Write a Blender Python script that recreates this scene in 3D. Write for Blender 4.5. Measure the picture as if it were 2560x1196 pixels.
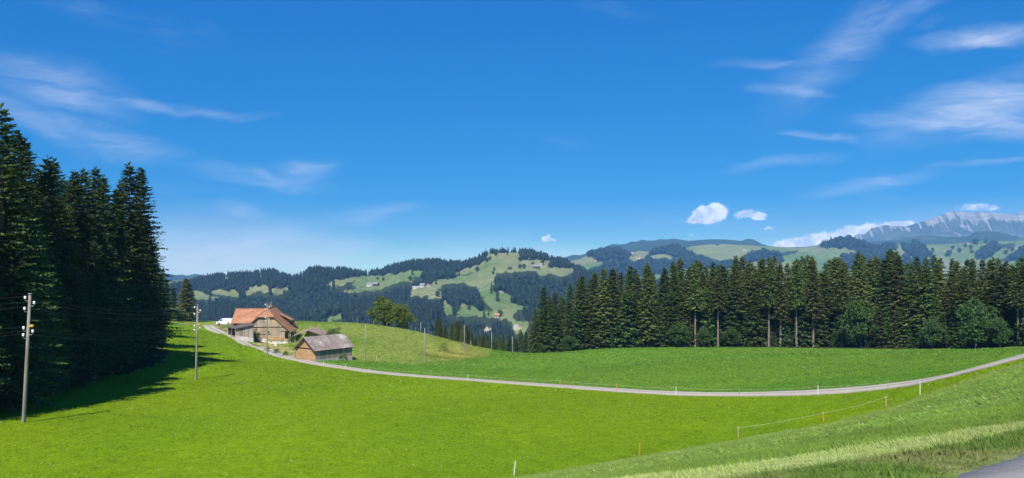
import bpy, math, random
import numpy as np
from mathutils import Vector, Matrix

for _o in list(bpy.data.objects):
    bpy.data.objects.remove(_o)
SC = bpy.context.scene
COL = SC.collection
PI = math.pi

# ------------------------------------------------------------------ camera, sky, sun, exposure
F = 1971.0            # focal length in pixels of the 2560 px wide photograph
CX, HY = 1280.0, 670.0  # principal column, eye-level row
cam_d = bpy.data.cameras.new('camera')
cam_d.sensor_fit = 'HORIZONTAL'; cam_d.sensor_width = 36.0
cam_d.lens = 36.0 * F / 2560.0
cam_d.shift_y = (HY - 598.0) / 2560.0
cam_d.clip_start = 0.1; cam_d.clip_end = 80000.0
cam = bpy.data.objects.new('camera', cam_d); COL.objects.link(cam)
cam.location = (0, 0, 0); cam.rotation_euler = (PI / 2, 0, 0)
SC.camera = cam

SUN_EL = math.radians(52.0)
SUN_H = Vector((-math.sin(math.radians(15)), -math.cos(math.radians(15))))
SUN_DIR = Vector((SUN_H.x * math.cos(SUN_EL), SUN_H.y * math.cos(SUN_EL), math.sin(SUN_EL)))
sun_d = bpy.data.lights.new('sun', 'SUN')
sun_d.energy = 5.0; sun_d.angle = math.radians(0.53); sun_d.color = (1.0, 0.955, 0.88)
sun = bpy.data.objects.new('sun', sun_d); COL.objects.link(sun)
sun.rotation_euler = SUN_DIR.to_track_quat('Z', 'Y').to_euler()
sun.location = SUN_DIR * 300

SC.view_settings.view_transform = 'Standard'
SC.view_settings.look = 'None'
SC.view_settings.exposure = 0.42
SC.view_settings.gamma = 1.0
SC.view_settings.use_curve_mapping = False
SC.render.engine = 'CYCLES'
SC.cycles.use_denoising = True
SC.cycles.max_bounces = 6
SC.cycles.diffuse_bounces = 3
SC.cycles.glossy_bounces = 2
SC.cycles.transmission_bounces = 4
SC.cycles.volume_bounces = 0
SC.cycles.transparent_max_bounces = 8
SC.cycles.use_adaptive_sampling = True
SC.cycles.adaptive_threshold = 0.02


class NB:
    """short-hand for building node trees"""
    def __init__(self, tree):
        self.t = tree; self.n = tree.nodes; self.l = tree.links
    def new(self, kind, **kw):
        nd = self.n.new(kind)
        for k, v in kw.items():
            setattr(nd, k, v)
        return nd
    def put(self, sock, v):
        if isinstance(v, bpy.types.NodeSocket):
            self.l.new(v, sock)
        elif v is not None:
            sock.default_value = v
    def math(self, op, a, b=None, c=None, clamp=False):
        nd = self.new('ShaderNodeMath', operation=op, use_clamp=clamp)
        self.put(nd.inputs[0], a)
        if b is not None: self.put(nd.inputs[1], b)
        if c is not None: self.put(nd.inputs[2], c)
        return nd.outputs[0]
    def vmath(self, op, a, b=None, out=0):
        nd = self.new('ShaderNodeVectorMath', operation=op)
        self.put(nd.inputs[0], a)
        if b is not None: self.put(nd.inputs[1], b)
        return nd.outputs[out]
    def noise(self, vec, scale, detail=3.0, rough=0.55, dist=0.0, dims='3D'):
        nd = self.new('ShaderNodeTexNoise', noise_dimensions=dims)
        if vec is not None: self.l.new(vec, nd.inputs['Vector'])
        nd.inputs['Scale'].default_value = scale
        nd.inputs['Detail'].default_value = detail
        nd.inputs['Roughness'].default_value = rough
        nd.inputs['Distortion'].default_value = dist
        return nd.outputs[0]
    def ramp(self, fac, stops):
        nd = self.new('ShaderNodeValToRGB')
        cr = nd.color_ramp
        while len(cr.elements) < len(stops):
            cr.elements.new(0.5)
        for e, (p, c) in zip(cr.elements, stops):
            e.position = p; e.color = (c[0], c[1], c[2], 1.0) if not isinstance(c, float) else (c, c, c, 1)
        self.l.new(fac, nd.inputs[0])
        return nd.outputs[0]
    def mix(self, fac, a, b, blend='MIX'):
        nd = self.new('ShaderNodeMix', data_type='RGBA', blend_type=blend, clamp_factor=True)
        self.put(nd.inputs[0], fac)
        self.put(nd.inputs[6], (*a, 1.0) if isinstance(a, tuple) and len(a) == 3 else a)
        self.put(nd.inputs[7], (*b, 1.0) if isinstance(b, tuple) and len(b) == 3 else b)
        return nd.outputs[2]
    def maprange(self, v, a, b, c, d, smooth=False):
        nd = self.new('ShaderNodeMapRange', interpolation_type='SMOOTHSTEP' if smooth else 'LINEAR')
        self.put(nd.inputs[0], v)
        for i, x in enumerate((a, b, c, d)):
            nd.inputs[i + 1].default_value = x
        return nd.outputs[0]
    def mapping(self, vec, loc=(0, 0, 0), rot=(0, 0, 0), sc=(1, 1, 1), kind='POINT'):
        nd = self.new('ShaderNodeMapping', vector_type=kind)
        self.l.new(vec, nd.inputs[0])
        nd.inputs['Location'].default_value = loc
        nd.inputs['Rotation'].default_value = rot
        nd.inputs['Scale'].default_value = sc
        return nd.outputs[0]


def build_world():
    w = bpy.data.worlds.new('World'); SC.world = w; w.use_nodes = True
    nb = NB(w.node_tree)
    nb.n.clear()
    sky = nb.new('ShaderNodeTexSky', sky_type='NISHITA')
    sky.sun_disc = False
    sky.sun_elevation = SUN_EL
    sky.sun_rotation = math.atan2(SUN_DIR.x, SUN_DIR.y)
    sky.altitude = 1000.0
    sky.air_density = 0.6; sky.dust_density = 0.0; sky.ozone_density = 5.0
    # camera-like grade of the sky: compressed range, richer blue
    c0 = nb.vmath('MULTIPLY', sky.outputs[0], (0.1, 0.1, 0.1))
    gm = nb.new('ShaderNodeGamma'); nb.l.new(c0, gm.inputs[0]); gm.inputs[1].default_value = 0.30
    hs = nb.new('ShaderNodeHueSaturation')
    hs.inputs['Hue'].default_value = 0.5
    hs.inputs['Saturation'].default_value = 3.6
    hs.inputs['Value'].default_value = 1.0
    nb.l.new(gm.outputs[0], hs.inputs['Color'])
    sr = nb.new('ShaderNodeSeparateColor'); nb.l.new(hs.outputs[0], sr.inputs[0])
    cr = nb.new('ShaderNodeCombineColor')
    nb.l.new(nb.math('MULTIPLY', sr.outputs[0], 7.6), cr.inputs[0])
    nb.l.new(nb.math('MULTIPLY', nb.math('POWER', sr.outputs[1], 1.6), 7.2 * 1.48), cr.inputs[1])
    nb.l.new(nb.math('MULTIPLY', sr.outputs[2], 7.1), cr.inputs[2])
    skyc = cr.outputs[0]
    # direction -> azimuth / elevation
    tc = nb.new('ShaderNodeTexCoord')
    d = nb.vmath('NORMALIZE', tc.outputs['Generated'])
    sep = nb.new('ShaderNodeSeparateXYZ'); nb.l.new(d, sep.inputs[0])
    az = nb.math('ARCTAN2', sep.outputs[0], sep.outputs[1])
    el = nb.math('ARCSINE', sep.outputs[2])
    comb = nb.new('ShaderNodeCombineXYZ'); nb.l.new(az, comb.inputs[0]); nb.l.new(el, comb.inputs[1])
    ae = comb.outputs[0]

    def warp(vec, scale, amp, sc=(1, 1, 1)):
        nd = nb.new('ShaderNodeTexNoise')
        nb.l.new(nb.mapping(vec, sc=sc), nd.inputs['Vector'])
        nd.inputs['Scale'].default_value = scale; nd.inputs['Detail'].default_value = 4.0
        off = nb.vmath('SUBTRACT', nd.outputs['Color'], (0.5, 0.5, 0.5))
        off = nb.vmath('MULTIPLY', off, (amp, amp * 0.5, 0.0))
        return nb.vmath('ADD', vec, off)

    def spot(vec, px, py, hw, hh, rot, strength, inner=0.0):
        ax = math.atan2((px - CX) / F, 1.0)
        ex = math.atan2((HY - py) / F, math.hypot(1.0, (px - CX) / F))
        m = nb.mapping(vec, loc=(ax, ex, 0), rot=(0, 0, -math.radians(rot)), sc=(hw / F, hh / F, 1.0), kind='TEXTURE')
        ln = nb.vmath('LENGTH', m, out=1)
        return nb.maprange(ln, inner, 1.0, strength, 0.0, smooth=True)

    def total(lst):
        r = lst[0]
        for x in lst[1:]:
            r = nb.math('MAXIMUM', r, x)
        return r
    # --- cirrus veils
    wv = warp(ae, 7.0, 0.09, (1, 1.8, 1))
    wv = warp(wv, 26.0, 0.022, (0.6, 1.6, 1))
    cir = [(140, 215, 210, 75, 12, .42), (95, 300, 170, 45, 25, .34), (250, 335, 260, 52, 14, .42),
           (440, 262, 260, 17, 3, .46), (650, 452, 200, 34, 6, .46), (760, 440, 110, 40, -18, .46),
           (590, 525, 100, 24, 10, .42), (930, 536, 190, 26, -8, .36), 
           (2080, 130, 270, 90, -42, .30), (2230, 45, 230, 36, -14, .26), (2460, 92, 165, 28, 2, .8),
           (2490, 255, 340, 78, -13, .78), (2440, 312, 310, 46, 3, .82), (1975, 236, 130, 22, 12, .44), (2040, 345, 110, 14, 12, .44),
           (2170, 470, 200, 26, -7, .46), (2460, 412, 170, 11, -5, .4), (1900, 165, 120, 16, 4, .26), (1950, 410, 160, 22, -4, .26),
           (2300, 560, 420, 40, -3, .35), (1230, 590, 160, 26, -6, .25), (1900, 560, 420, 28, 0, .18)]
    cm = total([spot(wv, *c) for c in cir])
    st = nb.noise(nb.mapping(wv, rot=(0, 0, 0.10), sc=(6.0, 34.0, 1.0)), 1.6, 7.0, 0.62, 0.3)
    fib = nb.noise(nb.mapping(wv, rot=(0, 0, -0.35), sc=(16.0, 95.0, 1.0)), 1.5, 6.0, 0.7, 0.6)
    st = nb.math('MULTIPLY', nb.maprange(st, 0.30, 0.72, 0.15, 1.25), nb.maprange(fib, 0.25, 0.75, 0.62, 1.3))
    veil = nb.math('MULTIPLY', cm, st)
    # the same thin cirrus carries on over the rest of the sky
    gen = nb.noise(nb.mapping(wv, sc=(2.0, 7.0, 1.0)), 1.3, 6.0, 0.6)
    gen = nb.maprange(gen, 0.56, 0.86, 0.0, 0.28, smooth=True)
    veil = nb.math('MAXIMUM', veil, gen)
    veil = nb.math('MINIMUM', veil, 0.85)
    col = nb.mix(veil, skyc, (6.3, 7.0, 8.6))
    # bright haze bank low in the west
    low = total([spot(wv, *c) for c in ((540, 645, 580, 135, 2, .9), (800, 625, 260, 52, -4, .5), (1400, 690, 900, 110, 0, .75), (2300, 650, 700, 100, 0, .6))])
    low = nb.math('MULTIPLY', low, nb.maprange(st, 0.25, 1.25, 0.6, 1.1))
    col = nb.mix(low, col, (8.6, 8.7, 9.2))
    # --- fair-weather cumulus low over the ridges
    cw = warp(ae, 70.0, 0.016, (1, 1.2, 1))
    cum = [(1768, 538, 66, 33, -8, 1.0), (1790, 528, 42, 26, 0, 1.0), (1862, 536, 40, 19, -10, .85), (1893, 540, 34, 15, 0, .8),
           (1364, 596, 22, 13, 0, .85), (1382, 600, 16, 8, 0, .7), (2060, 606, 130, 34, -8, 1.0), (2150, 582, 120, 26, -10, 1.0), (2235, 566, 70, 15, -4, 1.0),
           (2440, 519, 66, 13, 0, .62), (1727, 588, 20, 8, 0, .5), (1920, 573, 24, 8, 0, .45), (1990, 612, 90, 22, -4, .9)]
    mm = total([spot(cw, *c, inner=0.35) for c in cum])
    cn = nb.noise(cw, 75.0, 8.0, 0.66)
    cmask = nb.math('ADD', mm, nb.math('MULTIPLY', nb.math('SUBTRACT', cn, 0.5), 1.9))
    cmask = nb.maprange(cmask, 0.26, 0.80, 0.0, 1.0, smooth=True)
    cmask = nb.math('MULTIPLY', cmask, nb.maprange(mm, 0.02, 0.25, 0.0, 1.0))
    bill = nb.noise(nb.mapping(cw, loc=(0.0, -0.004, 0)), 60.0, 5.0, 0.6)
    ccol = nb.mix(nb.maprange(bill, 0.36, 0.62, 0.0, 1.0, smooth=True), (6.8, 7.3, 8.6), (12.5, 12.3, 12.2))
    col = nb.mix(nb.math('MULTIPLY', cmask, 0.92), col, ccol)
    bg = nb.new('ShaderNodeBackground'); bg.inputs[1].default_value = 0.09
    nb.l.new(col, bg.inputs[0])
    w.cycles.sampling_method = 'MANUAL'; w.cycles.sample_map_resolution = 256
    out = nb.new('ShaderNodeOutputWorld'); nb.l.new(bg.outputs[0], out.inputs[0])
build_world()

# ------------------------------------------------------------------ helpers
def P(px, py, D):
    """world point seen at a pixel of the photograph at depth D"""
    return Vector(((px - CX) / F * D, D, -(py - HY) / F * D))


def mk_mesh(name, V, faces, mats=(), smooth=False, attrs=None, mat_idx=None):
    V = np.asarray(V, dtype=np.float32).reshape(-1, 3)
    if not isinstance(faces, (list, tuple)):
        faces = [faces]
    faces = [np.asarray(f, dtype=np.int32) for f in faces if len(f)]
    me = bpy.data.meshes.new(name)
    me.vertices.add(len(V)); me.vertices.foreach_set('co', V.ravel())
    nl = sum(f.size for f in faces); npoly = sum(len(f) for f in faces)
    me.loops.add(nl); me.polygons.add(npoly)
    me.loops.foreach_set('vertex_index', np.concatenate([f.ravel() for f in faces]))
    starts = []; o = 0
    for f in faces:
        k = f.shape[1]
        starts.append(o + np.arange(len(f)) * k); o += f.size
    me.polygons.foreach_set('loop_start', np.concatenate(starts).astype(np.int32))
    if mat_idx is not None:
        me.polygons.foreach_set('material_index', np.asarray(mat_idx, dtype=np.int32))
    for m in mats:
        me.materials.append(m)
    me.update(calc_edges=True)
    if smooth:
        me.polygons.foreach_set('use_smooth', np.ones(npoly, dtype=bool))
    for k, a in (attrs or {}).items():
        a = np.asarray(a, dtype=np.float32)
        if a.ndim == 1:
            at = me.attributes.new(k, 'FLOAT', 'POINT'); at.data.foreach_set('value', a)
        else:
            if a.shape[1] == 3:
                a = np.concatenate([a, np.ones((len(a), 1), np.float32)], 1)
            at = me.attributes.new(k, 'FLOAT_COLOR', 'POINT'); at.data.foreach_set('color', a.ravel())
    me.validate(clean_customdata=False)
    return me


def tag(o, label=None, cat=None, group=None, kind=None):
    if label: o['label'] = label
    if cat: o['category'] = cat
    if group: o['group'] = group
    if kind: o['kind'] = kind
    return o


def link(name, data, parent=None, loc=None, rz=None):
    o = bpy.data.objects.new(name, data); COL.objects.link(o)
    if parent is not None: o.parent = parent
    if loc is not None: o.location = loc
    if rz is not None: o.rotation_euler = (0, 0, rz)
    return o


def empty(name, loc, rz=0.0, size=1.0):
    o = bpy.data.objects.new(name, None); COL.objects.link(o)
    o.location = loc; o.rotation_euler = (0, 0, rz); o.empty_display_size = size
    return o


class MB:
    """collects simple solids into one mesh"""
    def __init__(self): self.V = []; self.Q = []; self.T = []
    def _add(self, vs):
        b = len(self.V); self.V.extend([tuple(v) for v in vs]); return b
    def quad(self, a, b, c, d):
        i = self._add((a, b, c, d)); self.Q.append((i, i + 1, i + 2, i + 3))
    def tri(self, a, b, c):
        i = self._add((a, b, c)); self.T.append((i, i + 1, i + 2))
    def hexa(self, p):
        """8 corners: 4 bottom ccw, 4 top ccw"""
        i = self._add(p)
        for f in ((3, 2, 1, 0), (4, 5, 6, 7), (0, 1, 5, 4), (1, 2, 6, 5), (2, 3, 7, 6), (3, 0, 4, 7)):
            self.Q.append(tuple(i + k for k in f))
    def box(self, x0, x1, y0, y1, z0, z1):
        self.hexa([(x0, y0, z0), (x1, y0, z0), (x1, y1, z0), (x0, y1, z0), (x0, y0, z1), (x1, y0, z1), (x1, y1, z1), (x0, y1, z1)])
    def slab(self, a, b, c, d, th):
        """a quad (ccw from above) thickened downward along its normal"""
        a, b, c, d = [Vector(v) for v in (a, b, c, d)]
        n = (b - a).cross(d - a).normalized() * th
        self.hexa([a - n, b - n, c - n, d - n, a, b, c, d])
    def prism(self, pts, y0, y1):
        """polygon in x,z extruded along y (pts ccw seen from -y)"""
        n = len(pts)
        i = self._add([(x, y0, z) for x, z in pts] + [(x, y1, z) for x, z in pts])
        self.ng = getattr(self, 'ng', [])
        self.ng.append([i + k for k in range(n)]); self.ng.append([i + n + k for k in reversed(range(n))])
        for k in range(n):
            k2 = (k + 1) % n
            self.Q.append((i + k, i + n + k, i + n + k2, i + k2))
    def poly_slab(self, pts, th):
        pts = [Vector(p) for p in pts]; n = len(pts)
        nr = (pts[1] - pts[0]).cross(pts[2] - pts[0]).normalized() * th
        i = self._add([tuple(p) for p in pts] + [tuple(p - nr) for p in pts])
        self.ng = getattr(self, 'ng', [])
        self.ng.append([i + k for k in range(n)]); self.ng.append([i + n + k for k in reversed(range(n))])
        for k in range(n):
            k2 = (k + 1) % n
            self.Q.append((i + k2, i + k, i + n + k, i + n + k2))
    def tube(self, pts, rad, n=6, cap=True):
        pts = [Vector(p) for p in pts]
        if not hasattr(rad, '__len__'): rad = [rad] * len(pts)
        base = len(self.V)
        for k, p in enumerate(pts):
            d = (pts[min(k + 1, len(pts) - 1)] - pts[max(k - 1, 0)]).normalized()
            u = d.cross(Vector((0, 0, 1)))
            u = u.normalized() if u.length > 1e-4 else Vector((1, 0, 0))
            v = u.cross(d).normalized()
            for j in range(n):
                a = 2 * PI * j / n
                self.V.append(tuple(p + (u * math.cos(a) + v * math.sin(a)) * rad[k]))
        for k in range(len(pts) - 1):
            for j in range(n):
                j2 = (j + 1) % n
                self.Q.append((base + k * n + j, base + k * n + j2, base + (k + 1) * n + j2, base + (k + 1) * n + j))
        if cap:
            self.ng = getattr(self, 'ng', [])
            self.ng.append([base + j for j in reversed(range(n))])
            self.ng.append([base + (len(pts) - 1) * n + j for j in range(n)])
    def mesh(self, name, mat, smooth=False):
        me = bpy.data.meshes.new(name)
        me.from_pydata(self.V, [], self.Q + self.T + getattr(self, 'ng', []))
        me.materials.append(mat)
        me.update()
        if smooth:
            for p in me.polygons: p.use_smooth = True
        return me
    def build(self, name, mat, parent=None, smooth=False, loc=None, rz=None):
        return link(name, self.mesh(name, mat, smooth), parent, loc, rz)


def copy_tree(src, loc, rz=0.0, scale=None, label=None, group=None):
    """a thing and its parts; meshes shared"""
    r = src.copy(); COL.objects.link(r)
    r.location = loc; r.rotation_euler = (0, 0, rz)
    if scale is not None: r.scale = scale if hasattr(scale, '__len__') else (scale,) * 3
    if label: r['label'] = label
    if group: r['group'] = group
    for ch in list(src.children):
        c = ch.copy(); COL.objects.link(c); c.parent = r
        for g in list(ch.children):
            e = g.copy(); COL.objects.link(e); e.parent = c
    return r


# numpy value noise
_tab = np.random.RandomState(7).rand(256, 256)
def vnoise(x, y):
    xi = np.floor(x).astype(int); yi = np.floor(y).astype(int)
    fx = x - xi; fy = y - yi
    fx = fx * fx * (3 - 2 * fx); fy = fy * fy * (3 - 2 * fy)
    g = lambda a, b: _tab[a & 255, b & 255]
    return (g(xi, yi) * (1 - fx) + g(xi + 1, yi) * fx) * (1 - fy) + (g(xi, yi + 1) * (1 - fx) + g(xi + 1, yi + 1) * fx) * fy
def fbm(x, y, octv=4, gain=0.5):
    s = 0.0; a = 1.0; t = 0.0
    for k in range(octv):
        s = s + a * (vnoise(x * 2 ** k + 17.3 * k, y * 2 ** k + 9.1 * k) - 0.5); t += a; a *= gain
    return s / t * 2
def in_poly(px, py, poly):
    px = np.asarray(px, float); py = np.asarray(py, float)
    r = np.zeros(px.shape, bool); n = len(poly)
    for i in range(n):
        x0, y0 = poly[i]; x1, y1 = poly[(i + 1) % n]
        if y0 == y1: continue
        c = ((y0 > py) != (y1 > py)) & (px < (x1 - x0) * (py - y0) / (y1 - y0) + x0)
        r ^= c
    return r
def in_any(px, py, polys):
    r = np.zeros(np.shape(px), bool)
    for p in polys: r |= in_poly(px, py, p)
    return r
def smooth01(a, b, x):
    t = np.clip((x - a) / (b - a), 0, 1); return t * t * (3 - 2 * t)
# the zoomed views of the photograph that outlines were read from
R4 = lambda l: [(400 + x / 4.571, 580 + y / 4.571) for x, y in l]
R5 = lambda l: [(900 + x / 3.738, 600 + y / 3.738) for x, y in l]
R6 = lambda l: [(1280 + x / 3.518, 560 + y / 3.518) for x, y in l]
R7 = lambda l: [(1900 + x / 2.989, 500 + y / 2.989) for x, y in l]
# ------------------------------------------------------------------ terrain
ROAD = [(2760, 845, 44.6), (2640, 869, 49.5), (2560, 889, 53.1), (2500, 903, 55.9), (2400, 930, 60.7), (2300, 955, 65.4), (2200, 968, 69.8), (2045, 980, 75.5), (1900, 985.5, 81.5), (1800, 986.5, 85),
        (1690, 984, 88.5), (1540, 976, 94.5), (1400, 966, 101), (1170, 949.5, 113), (920, 928.5, 129), (800, 911.5, 140),
        (740, 899, 149), (690, 886, 158.5), (640, 867, 172), (600, 851, 187), (560, 836, 206), (530, 825, 226), (507, 817.5, 246), (488, 815, 256)]
_pp = [  # photograph pixel + depth of points on the near ground
    (2400, 1196, 6.3), (2560, 1145, 7.0), (2700, 1110, 7.8),
    (2560, 1060, 10.2), (2240, 1100, 10.4), (1980, 1140, 10.3), (1700, 1180, 10.2),
    (1285, 1194, 48), (1599, 1140, 56), (1846, 1096, 61), (1960, 1077, 61), (2058, 1059, 59.8), (2215, 1020, 57.6), (2300, 990, 56), (2400, 956, 53.5), (2560, 907, 47),
    (0, 1196, 43), (400, 1196, 45), (700, 1196, 47), (1000, 1196, 48),
    (59, 1057, 65), (0, 1018, 72), (300, 930, 104), (490, 950, 107), (385, 880, 124), (430, 830, 178), (460, 801, 265), (400, 797, 272),
    (800, 1100, 61), (400, 1100, 59), (1200, 1050, 72), (1600, 1050, 72), (900, 990, 93), (600, 960, 103), (560, 900, 140),
    (665, 857, 195), (722, 859, 197), (600, 838, 199), (580, 812, 228), (560, 812, 236), (700, 870, 180), (770, 899, 149), (876, 902, 153), (800, 852, 178), (790, 845, 190),
    (912, 903, 146), (900, 809, 240), (820, 807, 246), (750, 805, 252), (1000, 822, 232), (1050, 831, 226), (1100, 847, 216), (1160, 869, 202), (1215, 887, 186),
    (1000, 865, 185), (1060, 908, 149), (1215, 893, 172), (1140, 900, 160),
    (1320, 884, 206), (1500, 873, 203), (1700, 868.5, 200), (1900, 867.5, 198), (2100, 868.5, 194), (2300, 872, 182), (2450, 871, 168), (2540, 868.5, 158), (2700, 858, 145),
    (1800, 930, 114), (1800, 898, 146), (1400, 925, 137), (1450, 893, 172), (2200, 920, 107), (2200, 890, 142), (1100, 925, 133), (2430, 890, 115)]
for _px in (1450, 1650, 1850, 2050, 2200, 2330, 2450, 2560, 2700):
    _p1 = np.interp(_px, [1200, 1700, 1980, 2240, 2560, 2760], [1236, 1180, 1140, 1100, 1060, 1040]); _d1 = 10.3
    _p2 = np.interp(_px, [1285, 1599, 1846, 2058, 2215, 2300, 2400, 2560, 2700], [1195, 1141, 1097, 1060, 1021, 991, 956, 907, 878]); _d2 = np.interp(_px, [1285, 1599, 1846, 2058, 2215, 2300, 2400, 2560, 2700], [48, 56, 61, 59.8, 57.6, 56, 53.5, 47, 41])
    _a = (_p1 - _p2) / (1 / _d1 - 1 / _d2); _b = _p1 - _a / _d1
    for _d in (15.0, 22.0, 32.0, 42.0):
        if _d < _d2 - 8: _pp.append((_px, _a / _d + _b + 4.0 * math.sin(PI * (_d - _d1) / (_d2 - _d1)), _d))
_ctl = [tuple(P(*c)) for c in _pp] + [tuple(P(*c)) for c in ROAD]
_ctl += [(0, 0, -1.65), (-4, -3, -1.65), (4, -2, -1.6), (8, 4, -1.6), (9, 9, -1.75), (0, 4.2, -1.72), (0, 10, -3.2), (0, 25, -7.6), (-12, 20, -6.6), (-25, 10, -5.0), (-30, 32, -9.8),
         (0, -40, 1), (40, -20, 2), (-60, -20, -1), (45, 15, -1.5), (60, 50, -4.5), (-60, 60, -11), (-70, 100, -11.5), (-90, 30, -6), (-80, 160, -12.2), (-110, 240, -14), (-130, 120, -9),
         (-95, 330, -24), (-160, 330, -26), (-40, 290, -24), (-20, 300, -28), (0, 260, -36), (5, 320, -54), (40, 260, -30), (100, 260, -27), (160, 240, -20), (40, 330, -48), (120, 330, -40), (200, 320, -32), (130, 130, -9), (220, 200, -10)]
_ctl = np.array(_ctl)
def _tps_fit(xy, z, lam):
    n = len(xy)
    d = np.linalg.norm(xy[:, None] - xy[None], axis=2)
    K = np.where(d > 0, d * d * np.log(np.maximum(d, 1e-9)), 0) + lam * np.eye(n)
    Pm = np.c_[np.ones(n), xy]
    A = np.zeros((n + 3, n + 3)); A[:n, :n] = K; A[:n, n:] = Pm; A[n:, :n] = Pm.T
    return np.linalg.solve(A, np.r_[z, 0, 0, 0])
_S = 100.0
_W = _tps_fit(_ctl[:, :2] / _S, _ctl[:, 2], 0.0008)
def znear(x, y):
    x = np.asarray(x, float).ravel(); y = np.asarray(y, float).ravel()
    out = np.empty(len(x)); c = _ctl[:, :2] / _S
    for s in range(0, len(x), 20000):
        q = np.c_[x[s:s + 20000], y[s:s + 20000]] / _S
        d2 = ((q[:, None] - c[None]) ** 2).sum(2)
        k = 0.5 * d2 * np.log(np.maximum(d2, 1e-18))
        out[s:s + 20000] = k @ _W[:-3] + _W[-3] + q @ _W[-2:]
    return out

def curve(l):
    l = sorted(l); X = [a for a, b in l]; Y = [b for a, b in l]
    return lambda px: np.interp(px, X, Y)
TREE_A = 21.0
skyA = curve([(-1500, 700), (300, 712), (400, 712)] + [(x, y + 13) for x, y in R4([(90, 600), (300, 560), (400, 525), (520, 500), (700, 470), (880, 450), (1060, 450), (1220, 412), (1300, 402), (1360, 440), (1450, 468), (1520, 492), (1640, 462), (1700, 412), (1780, 388), (1860, 406), (2000, 412), (2100, 402), (2200, 422), (2370, 452), (2480, 420), (2540, 420)])]
             + [(x, y + 13) for x, y in R5([(60, 290), (180, 270), (250, 238), (350, 212), (450, 188), (560, 178), (700, 160), (780, 175), (900, 192), (1000, 188), (1080, 158), (1150, 125)])]
             + R5([(1200, 130), (1300, 124), (1480, 118)]) + [(x, y + 12) for x, y in R5([(1510, 80), (1580, 84), (1650, 100), (1750, 125), (1780, 150), (1850, 155), (1900, 165), (1950, 190), (2000, 222), (2100, 262)])]
             + [(1490, 690), (1560, 706), (1700, 716), (2000, 720), (4000, 720)])
skyB = curve([(-1500, 705), (1200, 700), (1380, 668), (1430, 652)] + [(x, y + 6) for x, y in R6([(590, 290), (700, 240), (830, 214), (960, 214), (1030, 262)])] + R6([(1100, 240), (1230, 245)])
             + [(x, y + 6) for x, y in R6([(1300, 215), (1440, 192), (1500, 207)])] + R6([(1570, 205), (1700, 192), (1860, 180), (2000, 190), (2150, 193), (2260, 197), (2380, 203)])
             + R7([(300, 362), (420, 350)]) + [(x, y + 6) for x, y in R7([(470, 312), (560, 290), (680, 292), (760, 305), (950, 326)])] + R7([(1060, 330), (1250, 335), (1500, 325), (1620, 310), (1973, 306)]) + [(4000, 600)])
skyC = curve([(-1500, 690), (300, 690)] + R4([(0, 468), (60, 474), (100, 481), (180, 495), (250, 489), (310, 500), (400, 480), (440, 484), (500, 506), (700, 540)]) + [(620, 705), (1340, 690)]
             + R6([(440, 300), (470, 292), (540, 272), (600, 276), (700, 250), (830, 206), (880, 176), (940, 182), (1000, 176), (1050, 155), (1095, 158), (1140, 140), (1190, 147), (1250, 146), (1300, 135), (1360, 138), (1420, 130), (1490, 140), (1550, 150), (1640, 143), (1720, 137), (1800, 135), (1900, 140), (2020, 150), (2050, 138), (2080, 130), (2120, 136), (2150, 150), (2200, 178), (2260, 196), (2392, 206)])
             + R7([(340, 352), (440, 338), (600, 330), (1040, 300), (1100, 280), (1200, 266), (1300, 272), (1400, 280), (1560, 275), (1590, 250), (1620, 236), (1690, 234), (1760, 236), (1840, 255), (1900, 268), (1973, 288)]) + [(2700, 600), (4000, 610)])
skyD = curve([(-1500, 780), (1980, 760), (2090, 640), (2128, 600)] + R7([(712, 262), (740, 252), (780, 258), (830, 212), (860, 205), (940, 186), (1010, 200), (1100, 196), (1190, 166), (1240, 155), (1300, 132), (1390, 97), (1420, 90), (1500, 87), (1580, 91), (1650, 89), (1760, 100), (1830, 104), (1900, 108), (1920, 122), (1928, 92), (1973, 84)]) + [(2620, 520), (2900, 525), (4000, 560)])
DR, DB0, DB1, DC0, DC1, DD0, DD1 = 2000.0, 2800.0, 4000.0, 4800.0, 6000.0, 6800.0, 8200.0
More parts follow.
